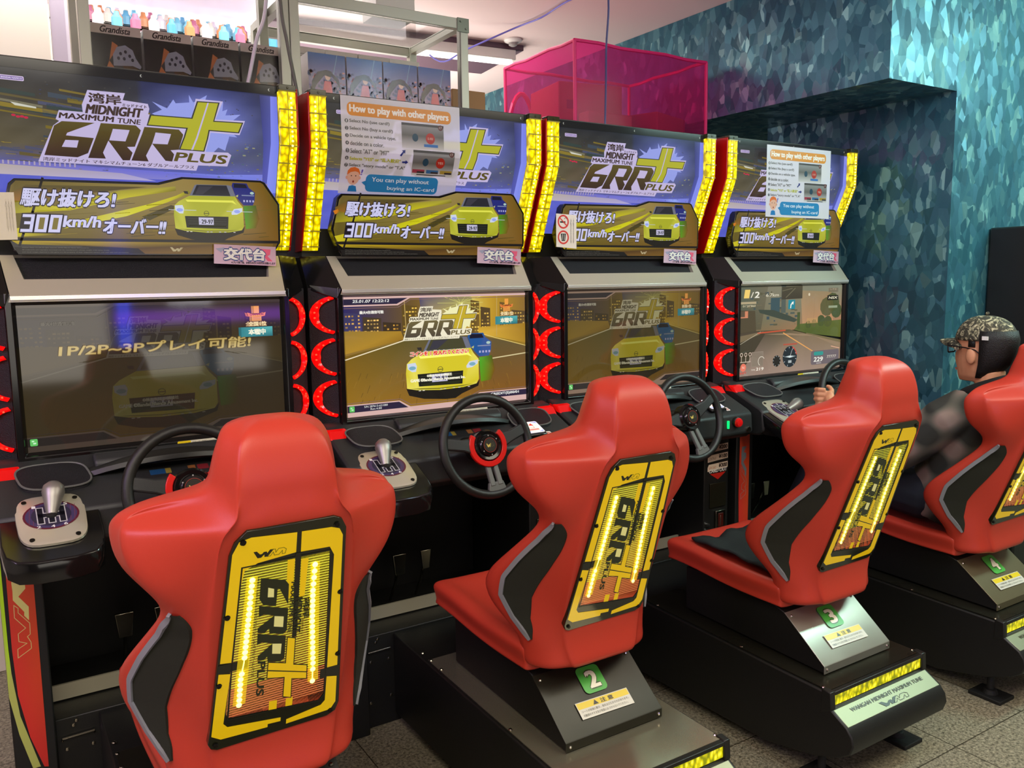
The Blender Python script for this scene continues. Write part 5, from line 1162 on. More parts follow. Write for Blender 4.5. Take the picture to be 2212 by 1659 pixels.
# ------------------------------------------------------------------ display shelves behind the cabinets
M_frame = mat('pale_frame_metal', (176, 178, 160), .35, metal=.3)
M_acr = mat('clear_acrylic', (240, 240, 240), .04, trans=1.0, ior=1.06, spec=.4)
def shelf(x0, x1, z1, D, lab, top):
    t = empty('display_shelf', (x0, .45, 0), 0, lab, 'display shelf', 'aluminium display shelves'); W = x1-x0
    for i, (x, y) in enumerate(((0, 0), (W, 0), (0, D), (W, D))):
        w = .034; xx = x if x == 0 else x-w; yy = y if y == 0 else y-w
        MB().box(xx, xx+w, yy, yy+w, 0, z1).build('post', M_frame, t, bevel=.002)
    for z in ((.6, 1.4, 2.08)): MB().box(.034, W-.034, .003, D-.003, z-.02, z).build('shelf_board', mat('shelf_board', (170, 160, 140), .5), t, bevel=.002)
    MB().box(.034, W-.034, 0, .03, z1-.040, z1).build('top_rail', M_frame, t, bevel=.002); MB().box(.034, W-.034, D-.03, D, z1-.040, z1).build('top_rail', M_frame, t, bevel=.002)
    MB().box(0, .03, .034, D-.034, z1-.03, z1).build('side_rail', M_frame, t); MB().box(W-.03, W, .034, D-.034, z1-.03, z1).build('side_rail', M_frame, t)
    if top:
        MB().box(.03, W-.03, .03, D-.03, z1-.008, z1-.004).build('top_pane', M_acr, t)
        b = MB(); b.box(W-.05, W+.003, -.004, 0, z1-.052, z1+.002); b.cyl((W-.035, -.004, z1-.012), (W-.035, -.008, z1-.012), .004); b.cyl((W-.012, -.004, z1-.038), (W-.012, -.008, z1-.038), .004)
        b.build('corner_bracket', mat('bracket_metal', (120, 128, 112), .35, metal=.5), t, bevel=.001)
    MB().box(.034, W-.034, .004, .008, 2.082, z1-.042).build('front_pane', M_acr, t)
    return t
shelf(-1.010, -.338, 2.84, .28, 'tall metal framed display shelf holding dark figure boxes at upper left', False)
shelf(-.335, .388, 2.535, .50, 'metal framed display shelf with clear top holding blue figure boxes', True)
def fig_box_art(kind):
    A = Art(up=1); r = random.Random(4)
    if kind == 'dark':
        A.rect(0, 0, .15, .262, (34, 30, 26), 0); A.poly([(0,.232),(.15,.232),(.15,.262),(0,.262)], (196, 180, 168), 1)
        A.text('Grandista', .026, .257, .116, .237, (46, 36, 34), 2, .3, .015)
        A.poly([(.0,.0),(.15,.0),(.15,.12),(.10,.16),(.02,.10)], [(90,60,30),(60,44,24),(80,62,30),(40,34,30),(120,74,40)], 1)
        A.poly([(0,.02),(.05,.15),(.062,.21),(.078,.20),(.07,.14),(.03,.0)], [(170,100,56)]*6, 2); A.poly([(.05,.15),(.10,.075),(.11,.09),(.07,.18)], (60,56,52), 3)
        A.disc(.108, .10, .021, .030, (186,130,90), 3); A.poly([(.07,.0),(.14,.0),(.135,.06),(.11,.085),(.085,.06)], (110,104,92), 3); A.disc(.10, .058, .026, .02, (70,68,62), 4, 12)
        # a plain grey peaked hat with dark spots
        A.poly([(.062,.135),(.062,.17),(.075,.195),(.10,.203),(.122,.19),(.130,.165),(.146,.140),(.142,.132),(.12,.140)], (136,136,146), 5)
        for x, y in ((.085,.175),(.10,.182),(.112,.17),(.095,.16),(.12,.158),(.078,.16)): A.disc(x, y, .0045, .0055, (44,42,50), 6, 10)
        A.poly([(.125,.0),(.15,.0),(.15,.12),(.138,.10)], (116,86,34), 2)
    else:
        A.poly([(0,0),(.143,0),(.143,.262),(0,.262)], [(196,130,150),(190,120,140),(70,110,170),(76,116,176)], 0)
        for i in range(150):
            x = r.random()*.138; y = .03+r.random()*.17; A.disc(x, y, .003+r.random()*.004, .003+r.random()*.004, r.choice([(60,60,110),(90,80,140),(150,90,120),(56,70,130),(210,130,120)]), 1, 7)
        for i in range(40): A.disc(.03+r.random()*.085, .02+r.random()*.08, .008, .007, r.choice([(230,110,130),(240,150,120),(236,96,120),(214,120,170)]), 2, 8)
        A.poly([(.05,.11),(.09,.125),(.085,.165),(.06,.165)], (206,60,80), 3); A.poly([(.07,.12),(.11,.06),(.12,.03),(.10,.06)], (240,200,180), 4); A.disc(.073, .182, .011, .014, (236,196,176), 4, 12)
        A.poly([(.068,.205),(.09,.20),(.085,.18),(.06,.185),(.03,.15),(.008,.11),(.012,.16),(.035,.195)], (40,30,50), 5); A.poly([(.085,.20),(.115,.175),(.122,.14),(.105,.165),(.088,.185)], (44,34,60), 5)
        A.poly([(.09,.0),(.135,.0),(.12,.02),(.10,.02)], (200,40,50), 3); A.line([(.095,.19),(.112,.262)], .002, (150,190,220), 2)
    return A.mesh('box_print', art_mat('box_print', 'print', 0, .18, .6), lambda x, z, d: (x, -.0005-d, z))
def box_mesh(w, d, h, m): return MB().box(0, w, 0, d, 0, h).mesh('figure_box', m)
M_boxd = mat('dark_box_card', (40, 34, 30), .3); M_boxb = mat('pale_box_card', (200, 190, 190), .35); M_boxw = mat('white_box_card', (196, 190, 176), .45)
art_d = fig_box_art('dark'); art_b = fig_box_art('blue'); md = box_mesh(.15, .17, .262, M_boxd); mb_ = box_mesh(.143, .16, .262, M_boxb)
lab_d = ['dark figure box at the left end of its row, with glare across it', 'dark figure box second from the left in its row', 'dark figure box third from the left, hat picture clearly visible', 'dark figure box at the right end of its row, beside the hanging grey cord']
for i in range(4):
    o = link('figure_box', md); o.location = (-.972+i*.1575, .50, 2.081); tag(o, lab_d[i], 'figure box', 'dark figure boxes on the left shelf')
    link('box_print', art_d, o)
lab_b = ['blue and pink figure box at the left end of its row', 'blue and pink figure box second from left in its row', 'blue and pink figure box third from left in its row', 'blue and pink figure box at the right end of its row']
for i in range(4):
    o = link('figure_box', mb_); o.location = (-.258+i*.1485, .50, 2.081); tag(o, lab_b[i], 'figure box', 'blue figure boxes on the right shelf')
    link('box_print', art_b, o)
mw = box_mesh(.132, .12, .325, M_boxw)
def wart():
    A = Art(up=1)
    for j in range(3):
        A.rect(.012, .300-j*.008, .060, .297-j*.008, (150,144,130), 0); A.rect(.072, .300-j*.008, .122, .297-j*.008, (150,144,130), 0)
    A.rect(.112, .276, .120, .268, (90,86,80), 1); A.rect(.01, .262, .05, .259, (150,144,130), 0)
    return A.mesh('small_print', art_mat('box_print', 'print', 0, .18, .6), lambda x, z, d: (x, -.0005-d, z))
wa = wart()
lab_w = ['white box standing behind the leftmost blue figure box', 'white box second from left behind the blue figure boxes', 'white box third from left behind the blue figure boxes', 'white box at the right end behind the blue figure boxes']
for i in range(4):
    o = link('white_box', mw); o.location = (-.262+i*.136, .672, 2.081); tag(o, lab_w[i], 'box', 'white boxes behind the blue figure boxes'); link('small_print', wa, o)
M_card = mat('brown_cardboard', (150, 108, 66), .7)
thing('cardboard_carton', MB().box(0, .16, 0, .2, 0, .30), M_card, 'small brown cardboard carton beside the right post of the shelf', 'carton', bevel=.003, loc=(.392, .60, 2.001))
thing('white_box', MB().box(0, .165, 0, .14, 0, .12), M_boxw, 'white printed box lying on the clear top of the shelf', 'box', bevel=.002, loc=(.045, .56, 2.536))
# storage cupboard that carries the pink bin and the small carton
t = thing('storage_cupboard', MB().box(0, 1.40, 0, .72, 0, 2.0), mat('grey_cupboard', (130, 128, 122), .5), 'grey storage cupboard behind the sign boxes carrying the pink bin', 'cupboard', bevel=.004, loc=(.392, .47, 0))
# pink translucent fabric bin
M_pink = bpy.data.materials.new('pink_vinyl'); M_pink.use_nodes = True; nt = M_pink.node_tree
tr = nt.nodes.new('ShaderNodeBsdfTransparent'); tr.inputs[0].default_value = (*lin((246, 136, 196)), 1)
tl = nt.nodes.new('ShaderNodeBsdfTranslucent'); tl.inputs[0].default_value = (*lin((250, 120, 186)), 1)
pb = nt.nodes['Principled BSDF']; pb.inputs['Base Color'].default_value = (*lin((226, 90, 156)), 1); pb.inputs['Roughness'].default_value = .25
m1 = nt.nodes.new('ShaderNodeMixShader'); m2 = nt.nodes.new('ShaderNodeMixShader'); m1.inputs[0].default_value = .5; m2.inputs[0].default_value = .80
nt.links.new(pb.outputs[0], m1.inputs[1]); nt.links.new(tl.outputs[0], m1.inputs[2]); nt.links.new(m1.outputs[0], m2.inputs[1]); nt.links.new(tr.outputs[0], m2.inputs[2]); nt.links.new(m2.outputs[0], nt.nodes['Material Output'].inputs[0])
t = empty('pink_bin', (.952, .50, 2.001), 0, 'large pink see-through vinyl bin on the cupboard, holding cartons', 'storage bin')
W, D, H = .80, .58, .545
def wavy(pts_u, pts_v, f): 
    b = MB(); n, m_ = pts_u+1, pts_v+1; v = [f(i/pts_u, j/pts_v) for i in range(n) for j in range(m_)]
    b.add(v, [(i*m_+j, i*m_+j+1, (i+1)*m_+j+1, (i+1)*m_+j) for i in range(pts_u) for j in range(pts_v)]); return b
s3 = lambda a, b_: .004*math.sin(9*a+3*b_)+.003*math.sin(17*b_-5*a)
for nm, f in (('front_wall', lambda a, b_: (a*W, s3(a, b_)*math.sin(math.pi*a)*math.sin(math.pi*b_), b_*H)), ('side_wall', lambda a, b_: (s3(a, b_)*math.sin(math.pi*a)*math.sin(math.pi*b_), a*D, b_*H)),
              ('side_wall', lambda a, b_: (W+s3(a, b_)*math.sin(math.pi*a), a*D, b_*H)), ('back_wall', lambda a, b_: (a*W, D, b_*H)), ('lid', lambda a, b_: (a*W, b_*D, H-.012*math.sin(math.pi*a)*math.sin(math.pi*b_)+s3(a, b_)))):
    wavy(10, 8, f).build(nm, M_pink, t, smooth=60)
M_pinkseam = mat('pink_binding', (206, 30, 96), .5)
C8 = [(0, 0), (W, 0), (W, D), (0, D)]
for i in range(4):
    (xa, ya), (xb, yb) = C8[i], C8[(i+1) % 4]
    MB().tube([(xa+(xb-xa)*q/6, ya+(yb-ya)*q/6, H+.004*math.sin(q*2.1)) for q in range(7)], .008).build('binding', M_pinkseam, t)
    MB().tube([(xa, ya, .0), (xa+.002, ya, H*.5), (xa, ya, H)], .008).build('binding', M_pinkseam, t)
def carton(name, x, y, w, d, h, rz, lab, z=2.003, g='cartons inside the pink bin', txt=None):
    o = thing(name, MB().box(-w/2, w/2, -d/2, d/2, 0, h), M_card, lab, 'carton', g, bevel=.006, loc=(x, y, z)); o.rotation_euler = (0, 0, rz)
    if txt:
        A = Art(up=1); A.text(txt, -w*.30, h*.36, w*.30, h*.22, (90, 52, 34), 0, 0, .01); A.rect(-w*.38, h*.8, -w*.26, h*.70, (110,70,44), 0)
        link('carton_print', A.mesh('carton_print', art_mat('vinyl_print', 'print'), lambda x_, z_, d_: (x_, -d/2-.0008-d_, z_)), o)
    return o
carton('cardboard_carton', 1.165, .78, .34, .30, .405, R(-8), 'brown carton with a lettered front inside the left of the pink bin', txt='FuRyu')
carton('cardboard_carton', 1.17, .555, .26, .07, .255, 0, 'low carton leaning at the front of the pink bin')
carton('cardboard_carton', 1.565, .80, .30, .40, .30, R(20), 'large dark carton at the right inside the pink bin')
def strap():
    b = MB(); b.tube([(1.02+.10*math.cos(R(a))-.01, 1.02, 2.02+.40*math.sin(R(a))) for a in range(0, 181, 12)], .012, 6); return b
thing('curved_handle', strap(), M_pinkseam, 'pink looped strap standing behind the lettered carton in the bin', 'strap')
# ------------------------------------------------------------------ things behind the shelves
t = empty('prize_machine', (-1.02, 1.30, 0), 0, 'brightly lit prize machine glowing behind the left shelf', 'prize machine')
MB().box(0, .98, 0, .7, 0, 2.40).build('machine_body', mat('machine_white', (206, 196, 206), .4), t, bevel=.01)
MB().box(0, .98, 0, .7, 2.80, 2.84).build('lit_roof', mat('lit_white_panel', (230, 226, 240), .4, emis=(226, 200, 220), estr=.62), t)
MB().box(0, .98, 0, .7, 2.553, 2.560).build('glass_floor', M_acr, t); MB().box(0, .02, 0, .02, 2.40, 2.80).build('corner_post', M_frame, t); MB().box(.96, .98, 0, .02, 2.40, 2.80).build('corner_post', M_frame, t)
MB().cyl((.02, .01, 2.535), (.96, .01, 2.535), .016, n=12).build('fluorescent_tube', mat('tube_glow', (255, 255, 250), .3, emis=(255, 252, 240), estr=3.0), t)
r = random.Random(6); cap_c = [(96, 176, 214), (226, 150, 96), (236, 230, 236), (120, 200, 226), (206, 120, 150), (240, 236, 220)]
CM = [mat('capsule_%s' % n, c, .2, spec=.7) for n, c in zip(('blue', 'orange', 'white', 'cyan', 'pink', 'cream'), cap_c)]
cyl_m = [MB().lathe([(.012, 0), (.022, .006), (.022, .045), (.012, .058), (.010, .072), (.001, .074)], n=10).mesh('bottle', m) for m in CM]
for row in range(1, 5): MB().box(.02, .96, .04+row*.12-.04, .04+row*.12+.05, 2.556+row*.038, 2.5605+row*.038-.0005).build('tier', M_acr, t)
for row in range(5):
    for j in range(13):
        o = link('prize_bottle', cyl_m[(j*(1+row % 2)+row) % 6]); o.location = (-.985+j*.072+(row % 2)*.02, 1.36+row*.12, 2.5605+row*.038)
        ci = (j*(1+row % 2)+row) % 6
        tag(o, '%s bottle, %s from left in the %s row of the lit prize machine' % (('blue', 'orange', 'white', 'cyan', 'pink', 'cream')[ci], ('first', 'second', 'third', 'fourth', 'fifth', 'sixth', 'seventh', 'eighth', 'ninth', 'tenth', 'eleventh', 'twelfth', 'thirteenth')[j], ('front', 'second', 'third', 'fourth', 'rearmost')[row]), 'bottle', 'prize bottles in the lit machine')
t = thing('white_partition', MB().box(0, 1.3, 0, .04, 0, 2.60), mat('white_board', (240, 232, 214), .6, emis=None), 'plain white partition board at the upper left corner', 'partition', bevel=.004, loc=(-2.335, 1.15, 0))
t = thing('clear_column', MB().prism([(0, 0), (.05, -.01), (.085, .03), (.07, .08), (.01, .08)], 0, 2.84, 'z'), mat('lilac_plastic', (196, 186, 200), .2, spec=.7), 'narrow glossy lilac column beside the white partition', 'column', loc=(-1.03, 1.16, 0))
# ceiling fittings
t = empty('smoke_detector', (1.313, 1.568, 2.85), 0, 'round white smoke detector on the ceiling above the pink bin', 'smoke detector')
MB().lathe([(.05, 0), (.052, -.008), (.044, -.016), (.028, -.020)]).build('base', M_white, t); MB().lathe([(.026, -.018), (.024, -.032), (.014, -.038)]).build('sensor', mat('sensor_grey', (150, 146, 140), .4), t)
t = empty('batten_lamp', (.72, 2.02, 2.85), R(-6), 'fluorescent batten lamp under a dark panel beyond the shelf', 'lamp')
MB().box(-.7, .75, -.30, .30, -.030, 0).build('hanging_panel', mat('mauve_panel', (96, 74, 84), .5), t, bevel=.003); MB().box(-.6, .70, -.30, -.26, -.085, -.030).build('batten', M_white, t, bevel=.004)
MB().cyl((-.58, -.28, -.100), (.68, -.28, -.100), .014, n=12).build('tube', MATS['tube_glow'], t)
t = empty('reflection_board', (.30, -4.55, 0), 0, 'purple lit board added out of view behind the photographer for screen reflections', 'sign')  # out-of-view board, added only for its reflection in the screens
MB().box(-.75, .75, -.04, 0, 1.0, 1.42).build('board_case', M_black, t, bevel=.01); MB().box(-.06, .06, -.1, -.03, 0, 1.0).build('post', M_black, t); MB().box(-.3, .3, -.2, .1, 0, .03).build('foot', M_black, t, bevel=.005)
MB().box(-.70, .70, 0, .006, 1.20, 1.29).build('purple_band', mat('purple_glow', (120, 40, 160), .4, emis=(150, 60, 230), estr=5), t)
A = Art(up=1); A.text('SeiRyu', -.02, 1.385, .30, 1.325, (230, 230, 240), 0, 0, .02)
link('board_text', A.mesh('board_text', art_mat('board_glow', 'emit', 9), lambda x, z, d: (x, .002+d, z)), t).scale = (-1, 1, 1)
for x in (-.38, -.335):
    tag(MB().cyl((0, 0, 0), (0, 0, 2.1), .007, n=10).build('reflection_tube', mat('blue_glow', (30, 60, 200), .3, emis=(20, 70, 255), estr=26), None), 'thin vertical blue light tube added out of view for screen reflections, %s of two' % ('left' if x < -.36 else 'right'), 'light tube', 'blue light tubes')  # unseen tubes, added so the screens have blue streaks to reflect
    bpy.data.objects[[o.name for o in COL.objects if o.name.startswith('reflection_tube')][-1]].location = (x, -4.40, 0)
# cables
def cable(name, pts, r_, m, lab):
    P = [Vector(p) for p in pts]; out = []
    for i in range(len(P)-1):
        a, b_, c, d = P[max(i-1, 0)], P[i], P[i+1], P[min(i+2, len(P)-1)]
        for q in range(6):
            u = q/6; out.append(.5*((2*b_)+(c-a)*u+(2*a-5*b_+4*c-d)*u*u+(3*b_-a-3*c+d)*u**3))
    out.append(P[-1]); return thing(name, MB().tube(out, r_, 6), m, lab, 'cable', smooth=60)
cable('hanging_cable', [(.945, .30, 2.849), (.90, .20, 2.62), (.905, .22, 2.45), (.935, .26, 2.30), (.945, .28, 2.10)], .0045, mat('blue_grey_cable', (70, 70, 110), .5), 'thin blue-grey cable hanging in front of the pink bin')
cable('ceiling_cable', [(1.30, .55, 2.845), (1.175, .80, 2.838), (1.19, 1.10, 2.83), (1.17, 1.32, 2.83), (.98, 1.50, 2.74), (.895, 1.66, 2.70), (.80, 1.80, 2.846)], .0045, mat('violet_cable', (110, 106, 190), .5), 'thin violet cable looping under the ceiling beside the smoke detector')
cable('hanging_cable', [(-.43, .34, 2.849), (-.461, .30, 2.435), (-.50, .30, 2.30), (-.535, .30, 2.162), (-.56, .30, 2.101)], .006, mat('white_cable', (206, 196, 204), .5), 'pale cord hanging in front of the rightmost dark figure box')
cable('hanging_cable', [(-.42, .32, 2.849), (-.414, .30, 2.442), (-.397, .30, 2.312), (-.372, .30, 2.16), (-.364, .30, 2.10)], .006, mat('grey_cable', (96, 96, 84), .5), 'grey-green cord hanging beside the middle shelf post')
cable('wire_loop', [(.585, .60, 2.001), (.60, .60, 2.13), (.608, .60, 2.15), (.616, .60, 2.13), (.63, .60, 2.001)], .003, mat('grey_cable', (96, 96, 84), .5), 'small wire loop standing between the carton and pink bin')

# ------------------------------------------------------------------ black cover on the seat marked 3
def cover(k, lab):
    dx, dy, a = DEV[k]; b = MB(); n, m_ = 12, 14; v = []; rr = random.Random(k)
    for i in range(n+1):
        for j in range(m_+1):
            u = i/n*2-1; w = j/m_; x = SX+u*(.150+.012*math.sin(w*7)); y = -.375-w*.40+.010*math.sin(u*5)
            zt = .575 - .03*max(0, (-y-.36)/.44); z = zt-.014+.016*u*u + .006*math.sin(u*8+w*9)+.004*math.sin(w*23+u*3)
            v.append((x, y, z+.005))
    b.add(v, [(i*(m_+1)+j, i*(m_+1)+j+1, (i+1)*(m_+1)+j+1, (i+1)*(m_+1)+j) for i in range(n) for j in range(m_)])
    o = b.build('seat_cover', mat('black_cloth', (26, 34, 32), .8, bump=.4, bscale=400), None, smooth=80)
    so = o.modifiers.new('t', 'SOLIDIFY'); so.thickness = .008; so.offset = 1
    o.location = ((k-2)*P_+dx, dy+SLIDE[k], 0); tag(o, lab, 'seat cover')
cover(3, 'wrinkled black cloth cover lying on the cushion of the seat marked 3')

# ------------------------------------------------------------------ the player
HX, HY, HZ = 1.800, -.890, 1.098        # chin
def head_rings(off=0.0, z0=0, z1=.26, n=24):
    T = [(-.002,.060,-.025,.022),(.010,.080,.0,.042),(.03,.086,.03,.056),(.055,.088,.062,.064),(.08,.090,.088,.069),(.11,.088,.102,.074),(.14,.086,.110,.077),(.17,.088,.112,.079),(.20,.080,.104,.074),(.225,.060,.084,.060),(.243,.030,.050,.034),(.249,.006,.018,.010)]
    rings = []
    for z, f, b_, w in T:
        if not (z0 <= z <= z1): continue
        ring = []
        for q in range(n):
            a = 2*math.pi*q/n; c, s_ = math.cos(a), math.sin(a)
            y = (f+off)*c if c > 0 else (b_+off)*c; x = (w+off)*s_
            if z < .12 and c > 0: x *= 1-.12*c
            if q in (0,) and off == 0:
                y += {.08: .012, .11: .016, .055: .004}.get(z, 0)+(.004 if z == .03 else 0)
            if off == 0 and q in (3, n-3) and z == .14: y -= .005
            ring.append((HX+x, HY+y, HZ+z+off*.6*(1 if z > .2 else 0)))
        rings.append(ring)
    return rings
def person():
    t = empty('person', (1.80, -.70, .555), 0, 'person in patterned cap, glasses and dark plaid jacket, seated on the chair marked 4', 'person')
    off = Vector((1.80, -.70, .555)); MI = lambda b: (b.__setattr__('v', [tuple(Vector(p)-off) for p in b.v]), b)[1]
    b = MB(); b.loft(head_rings())
    b.tube([(HX, HY-.030, HZ+.05), (HX, HY-.035, HZ-.02), (HX+.004, HY-.03, HZ-.09)], [.052, .050, .062], 14)
    for sx in (-1, 1):
        b.ball((HX+sx*.079, HY+.000, HZ+.108), .030, 12, (.34, .62, 1.05))
    b.tube([(HX+.004, HY-.03, 1.03), (1.805, -.86, .90), (1.81, -.80, .74), (1.81, -.74, .63)], [.085, .115, .115, .12], 14)
    L = {-1: [(1.655, -.835, .965), (1.600, -.640, .770), (1.612, -.440, .925), (1.630, -.365, .985)], 1: [(1.965, -.835, .965), (2.02, -.640, .790), (1.995, -.44, .925), (1.985, -.365, .985)]}
    for sx in (-1, 1): b.tube(L[sx], [.052, .042, .032, .025], 10)
    # hands: palm, four curled fingers and a thumb each, closed round the wheel's rim
    for sx in (-1, 1):
        c = Vector((1.811+sx*.160, -.318, 1.000)); 
        if sx < 0: w0 = Vector(L[sx][3])
        else: w0 = Vector(L[sx][3])
        pc = c+Vector((-.012*-sx*-1, -.034, -.004)) if False else c+Vector((sx*.014, -.036, -.004))
        b.tube([w0, w0.lerp(pc, .55), pc], [.025, .026, .022], 10); b.ball(pc, .030, 12, (.62, .80, 1.15))
        for i in range(4):
            z = .034-.021*i; o1 = pc+Vector((sx*.010, .012, z)); ln = (.92, 1.0, .96, .8)[i]
            b.tube([o1, o1+Vector((sx*.018, .022, .002))*ln, o1+Vector((sx*.010, .046, .0))*ln, o1+Vector((-sx*.012, .054, -.002))*ln, o1+Vector((-sx*.026, .044, -.004))*ln], [.0100, .0095, .0088, .0082, .0065], 8)
        th = pc+Vector((-sx*.012, .0, .012)); b.tube([th, th+Vector((-sx*.016, .010, .018)), th+Vector((-sx*.022, .026, .030)), th+Vector((-sx*.018, .040, .034))], [.0115, .0105, .0095, .007], 8)
    for sx in (-1, 1): b.tube([(1.81+sx*.075, -.74, .645), (1.81+sx*.11, -.40, .675), (1.81+sx*.105, -.26, .655), (1.81+sx*.095, -.16, .48), (1.81+sx*.09, -.13, .385)], [.085, .07, .058, .05, .04], 12)
    skin = mat('skin', (206, 146, 108), .5, spec=.4)
    o = MI(b).build('body', skin, t, smooth=180); rm = o.modifiers.new('r', 'REMESH'); rm.mode = 'VOXEL'; rm.voxel_size = .0042; rm.use_smooth_shade = True
    sm = o.modifiers.new('s', 'SMOOTH'); sm.iterations = 3; sm.factor = .5
    # jacket
    m = bpy.data.materials.new('plaid_wool'); m.use_nodes = True; nt = m.node_tree; N = nt.nodes.new; Lk = nt.links.new; pbs = nt.nodes['Principled BSDF']; pbs.inputs['Roughness'].default_value = .9
    tc = N('ShaderNodeTexCoord'); ck = []
    for ax in (0, 1, 2):
        wv = N('ShaderNodeTexWave'); wv.bands_direction = 'XYZ'[ax]; wv.inputs['Scale'].default_value = 2.6; wv.inputs['Distortion'].default_value = .6; wv.inputs['Detail'].default_value = 1; Lk(tc.outputs['Object'], wv.inputs['Vector']); ck.append(wv)
    a1 = N('ShaderNodeMath'); a1.operation = 'ADD'; Lk(ck[1].outputs['Fac'], a1.inputs[0]); Lk(ck[2].outputs['Fac'], a1.inputs[1]); a2 = N('ShaderNodeMath'); a2.operation = 'MULTIPLY'; a2.inputs[1].default_value = .5; Lk(a1.outputs[0], a2.inputs[0])
    rp = N('ShaderNodeValToRGB'); e = rp.color_ramp.elements; e[0].position = .35; e[0].color = (*lin((44, 46, 40)), 1); e[1].position = .8; e[1].color = (*lin((128, 110, 100)), 1); q = e.new(.55); q.color = (*lin((84, 82, 72)), 1)
    Lk(a2.outputs[0], rp.inputs['Fac']); Lk(rp.outputs[0], pbs.inputs['Base Color'])
    b = MB(); b.tube([(1.805, -.905, 1.035), (1.805, -.890, .965), (1.808, -.862, .86), (1.81, -.82, .74), (1.81, -.77, .63), (1.81, -.75, .585)], [.085, .135, .150, .150, .150, .14], 18)
    for sx in (-1, 1): b.tube([(1.805+sx*.06, -.875, 1.005), L[sx][0], tuple(Vector(L[sx][0]).lerp(Vector(L[sx][1]), .5)+Vector((sx*.005, 0, -.01))), L[sx][1], tuple(Vector(L[sx][1]).lerp(Vector(L[sx][2]), .5)), L[sx][2]], [.085, .082, .072, .062, .052, .044], 14)
    o = MI(b).build('jacket', m, t, smooth=180); rm = o.modifiers.new('r', 'REMESH'); rm.mode = 'VOXEL'; rm.voxel_size = .008; rm.use_smooth_shade = True; sm = o.modifiers.new('s', 'SMOOTH'); sm.iterations = 6
    b = MB(); b.tube([(1.805+.058*math.cos(R(a)), -.905+.066*math.sin(R(a))-.005, 1.078-.030*math.sin(R(a))) for a in range(0, 360, 20)], .030, 10, True); MI(b).build('collar', mat('black_knit', (20, 19, 17), .95, bump=.5, bscale=200), o, smooth=180)
    b = MB()
    for sx in (-1, 1): b.tube([(1.81+sx*.06, -.76, .640), (1.81+sx*.075, -.74, .648), (1.81+sx*.11, -.40, .680), (1.81+sx*.105, -.25, .658), (1.81+sx*.095, -.15, .48), (1.81+sx*.09, -.12, .375)], [.085, .098, .082, .072, .062, .058], 14)
    o = MI(b).build('trousers', mat('dark_denim', (26, 30, 40), .85), t, smooth=180); rm = o.modifiers.new('r', 'REMESH'); rm.mode = 'VOXEL'; rm.voxel_size = .010; rm.use_smooth_shade = True
    for sx in (-1, 1):
        b = MB(); x = 1.81+sx*.09; b.loft([[(x-.035, y, .330), (x+.035, y, .330), (x+.038, y, .330+h*.6), (x+.02, y, .330+h), (x-.02, y, .330+h), (x-.038, y, .330+h*.6)] for y, h in ((-.165, .05), (-.15, .085), (-.09, .075), (-.02, .05), (.03, .035), (.045, .02))])
        MI(b).build('shoe', M_black, t, smooth=60)
    # hair, cap, glasses, face
    hr = head_rings(.006, .03, .20); n = 24; b = MB(); v = []; 
    keep = [q for q in range(n) if math.cos(2*math.pi*q/n) < -.02]
    b.loft([[r_[q] for q in keep] for r_ in hr], cap=False, closed=False)
    for sx in (-1, 1): b.box(HX+sx*.077-.002, HX+sx*.077+.002, HY-.010, HY+.006, HZ+.145, HZ+.17)
    o = MI(b).build('hair', mat('black_hair', (14, 12, 10), .55, bump=1, bscale=300), t, smooth=180); so = o.modifiers.new('t', 'SOLIDIFY'); so.thickness = .008; so.offset = .6
    m = bpy.data.materials.new('paisley_cap_cloth'); m.use_nodes = True; nt = m.node_tree; N = nt.nodes.new; Lk = nt.links.new; pbs = nt.nodes['Principled BSDF']; pbs.inputs['Roughness'].default_value = .8
    tc = N('ShaderNodeTexCoord'); nz = N('ShaderNodeTexNoise'); nz.inputs['Scale'].default_value = 38; nz.inputs['Detail'].default_value = 4; nz.inputs['Distortion'].default_value = 2.5; Lk(tc.outputs['Object'], nz.inputs['Vector'])
    rp = N('ShaderNodeValToRGB'); e = rp.color_ramp.elements; e[0].position = .46; e[0].color = (*lin((48, 46, 34)), 1); e[1].position = .66; e[1].color = (*lin((190, 182, 146)), 1); q = e.new(.54); q.color = (*lin((92, 88, 64)), 1); Lk(nz.outputs['Fac'], rp.inputs['Fac']); Lk(rp.outputs[0], pbs.inputs['Base Color'])
    b = MB(); cr_ = head_rings(.010, .165, .26); top = []
    b.loft([[(p[0], p[1]-.004, p[2]-.012) for p in cr_[0]]]+cr_); b.ball((HX, HY-.01, HZ+.262), .008, 8)
    o = MI(b).build('cap', m, t, smooth=180); so = o.modifiers.new('s', 'SUBSURF'); so.levels = so.render_levels = 1
    b = MB(); rings = []
    for i in range(9):
        u = -1+2*i/8; x = .070*u; y0 = .080*math.sqrt(max(0, 1-(u*.86)**2)); y1 = y0+.080*math.sqrt(max(0.02, 1-u*u)); zz = HZ+.170-.026*u*u
        rings.append([(HX+x, HY+y0, zz), (HX+x, HY+y1, zz-.010), (HX+x, HY+y1, zz-.016), (HX+x, HY+y0, zz-.008)])
    b.loft(rings); MI(b).build('cap_brim', m, o, smooth=60)
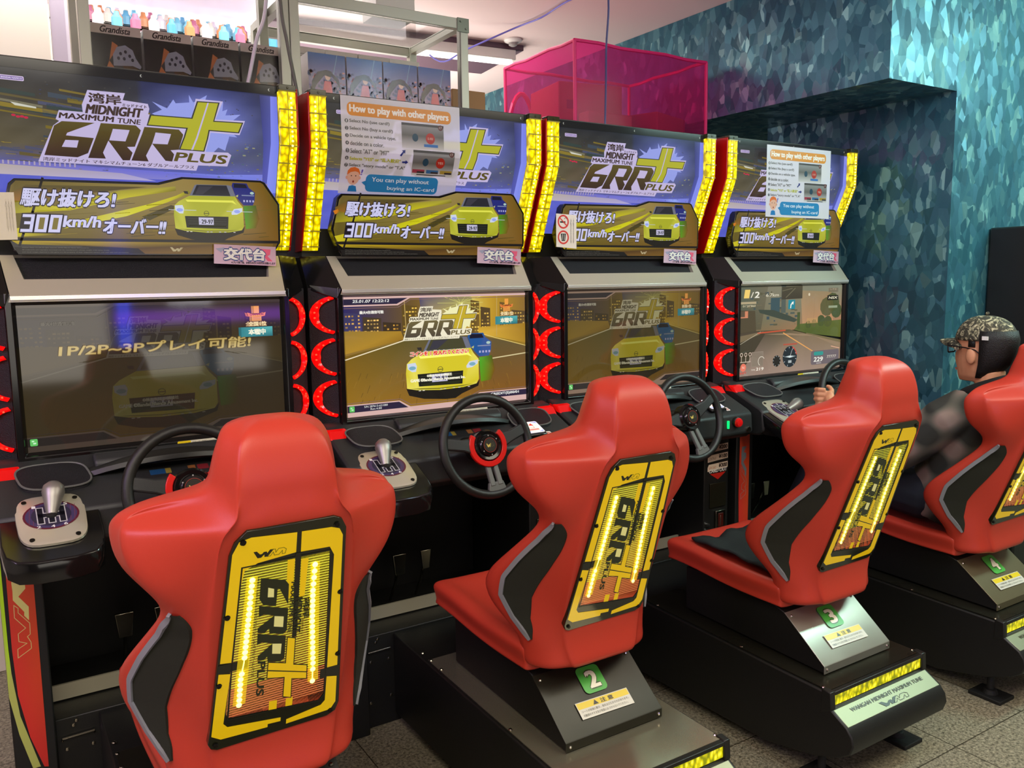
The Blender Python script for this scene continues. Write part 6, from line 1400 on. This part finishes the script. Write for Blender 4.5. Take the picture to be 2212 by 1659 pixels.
    b = MB(); b.box(HX-.0925, HX-.0895, HY-.066, HY-.044, HZ+.170, HZ+.184); MI(b).build('cap_tag', M_white, o)
    b = MB()
    for sx in (-1, 1):
        cx, cy, cz = HX+sx*.033, HY+.100, HZ+.132; w, h = .026, .017; pts = [(cx-w, cy-abs(sx)*.002, cz-h*.7), (cx-w*.7, cy, cz-h), (cx+w*.7, cy, cz-h), (cx+w, cy, cz-h*.7), (cx+w, cy, cz+h), (cx-w, cy, cz+h)]
        b.tube(pts, .0028, 6, True); b.tube([(HX+sx*.059, cy-.002, cz+.010), (HX+sx*.080, HY+.02, cz+.006), (HX+sx*.082, HY-.015, cz), (HX+sx*.080, HY-.035, cz-.015)], .0024, 6)
    b.tube([(HX-.008, HY+.104, HZ+.136), (HX, HY+.106, HZ+.140), (HX+.008, HY+.104, HZ+.136)], .002, 6)
    g = MI(b).build('glasses', M_gloss, t)
    b = MB()
    for sx in (-1, 1): b.add([(HX+sx*.033+a*.025, HY+.100, HZ+.132+c*.016) for a, c in ((-1, -1), (1, -1), (1, 1), (-1, 1))], [(0, 1, 2, 3)])
    MI(b).build('lenses', mat('lens_glass', (200, 220, 230), .02, alpha=.18, spec=.8), g)
    b = MB(); 
    for sx in (-1, 1): b.ball((HX+sx*.032, HY+.079, HZ+.130), .0105, 12)
    MI(b).build('eyes', mat('eye_white', (226, 220, 210), .2), t)
    b = MB()
    for sx in (-1, 1): b.ball((HX+sx*.032, HY+.0865, HZ+.130), .0052, 10); b.tube([(HX+sx*.018, HY+.088, HZ+.151), (HX+sx*.034, HY+.087, HZ+.155), (HX+sx*.050, HY+.078, HZ+.150)], .0024, 6)
    MI(b).build('pupils_and_brows', MATS['black_hair'], t)
    b = MB(); b.tube([(HX-.022, HY+.083, HZ+.048), (HX-.010, HY+.091, HZ+.052), (HX, HY+.093, HZ+.051), (HX+.010, HY+.091, HZ+.052), (HX+.022, HY+.083, HZ+.048)], [.002, .004, .0045, .004, .002], 8); MI(b).build('lips', mat('lips', (176, 104, 88), .5), t)
person()
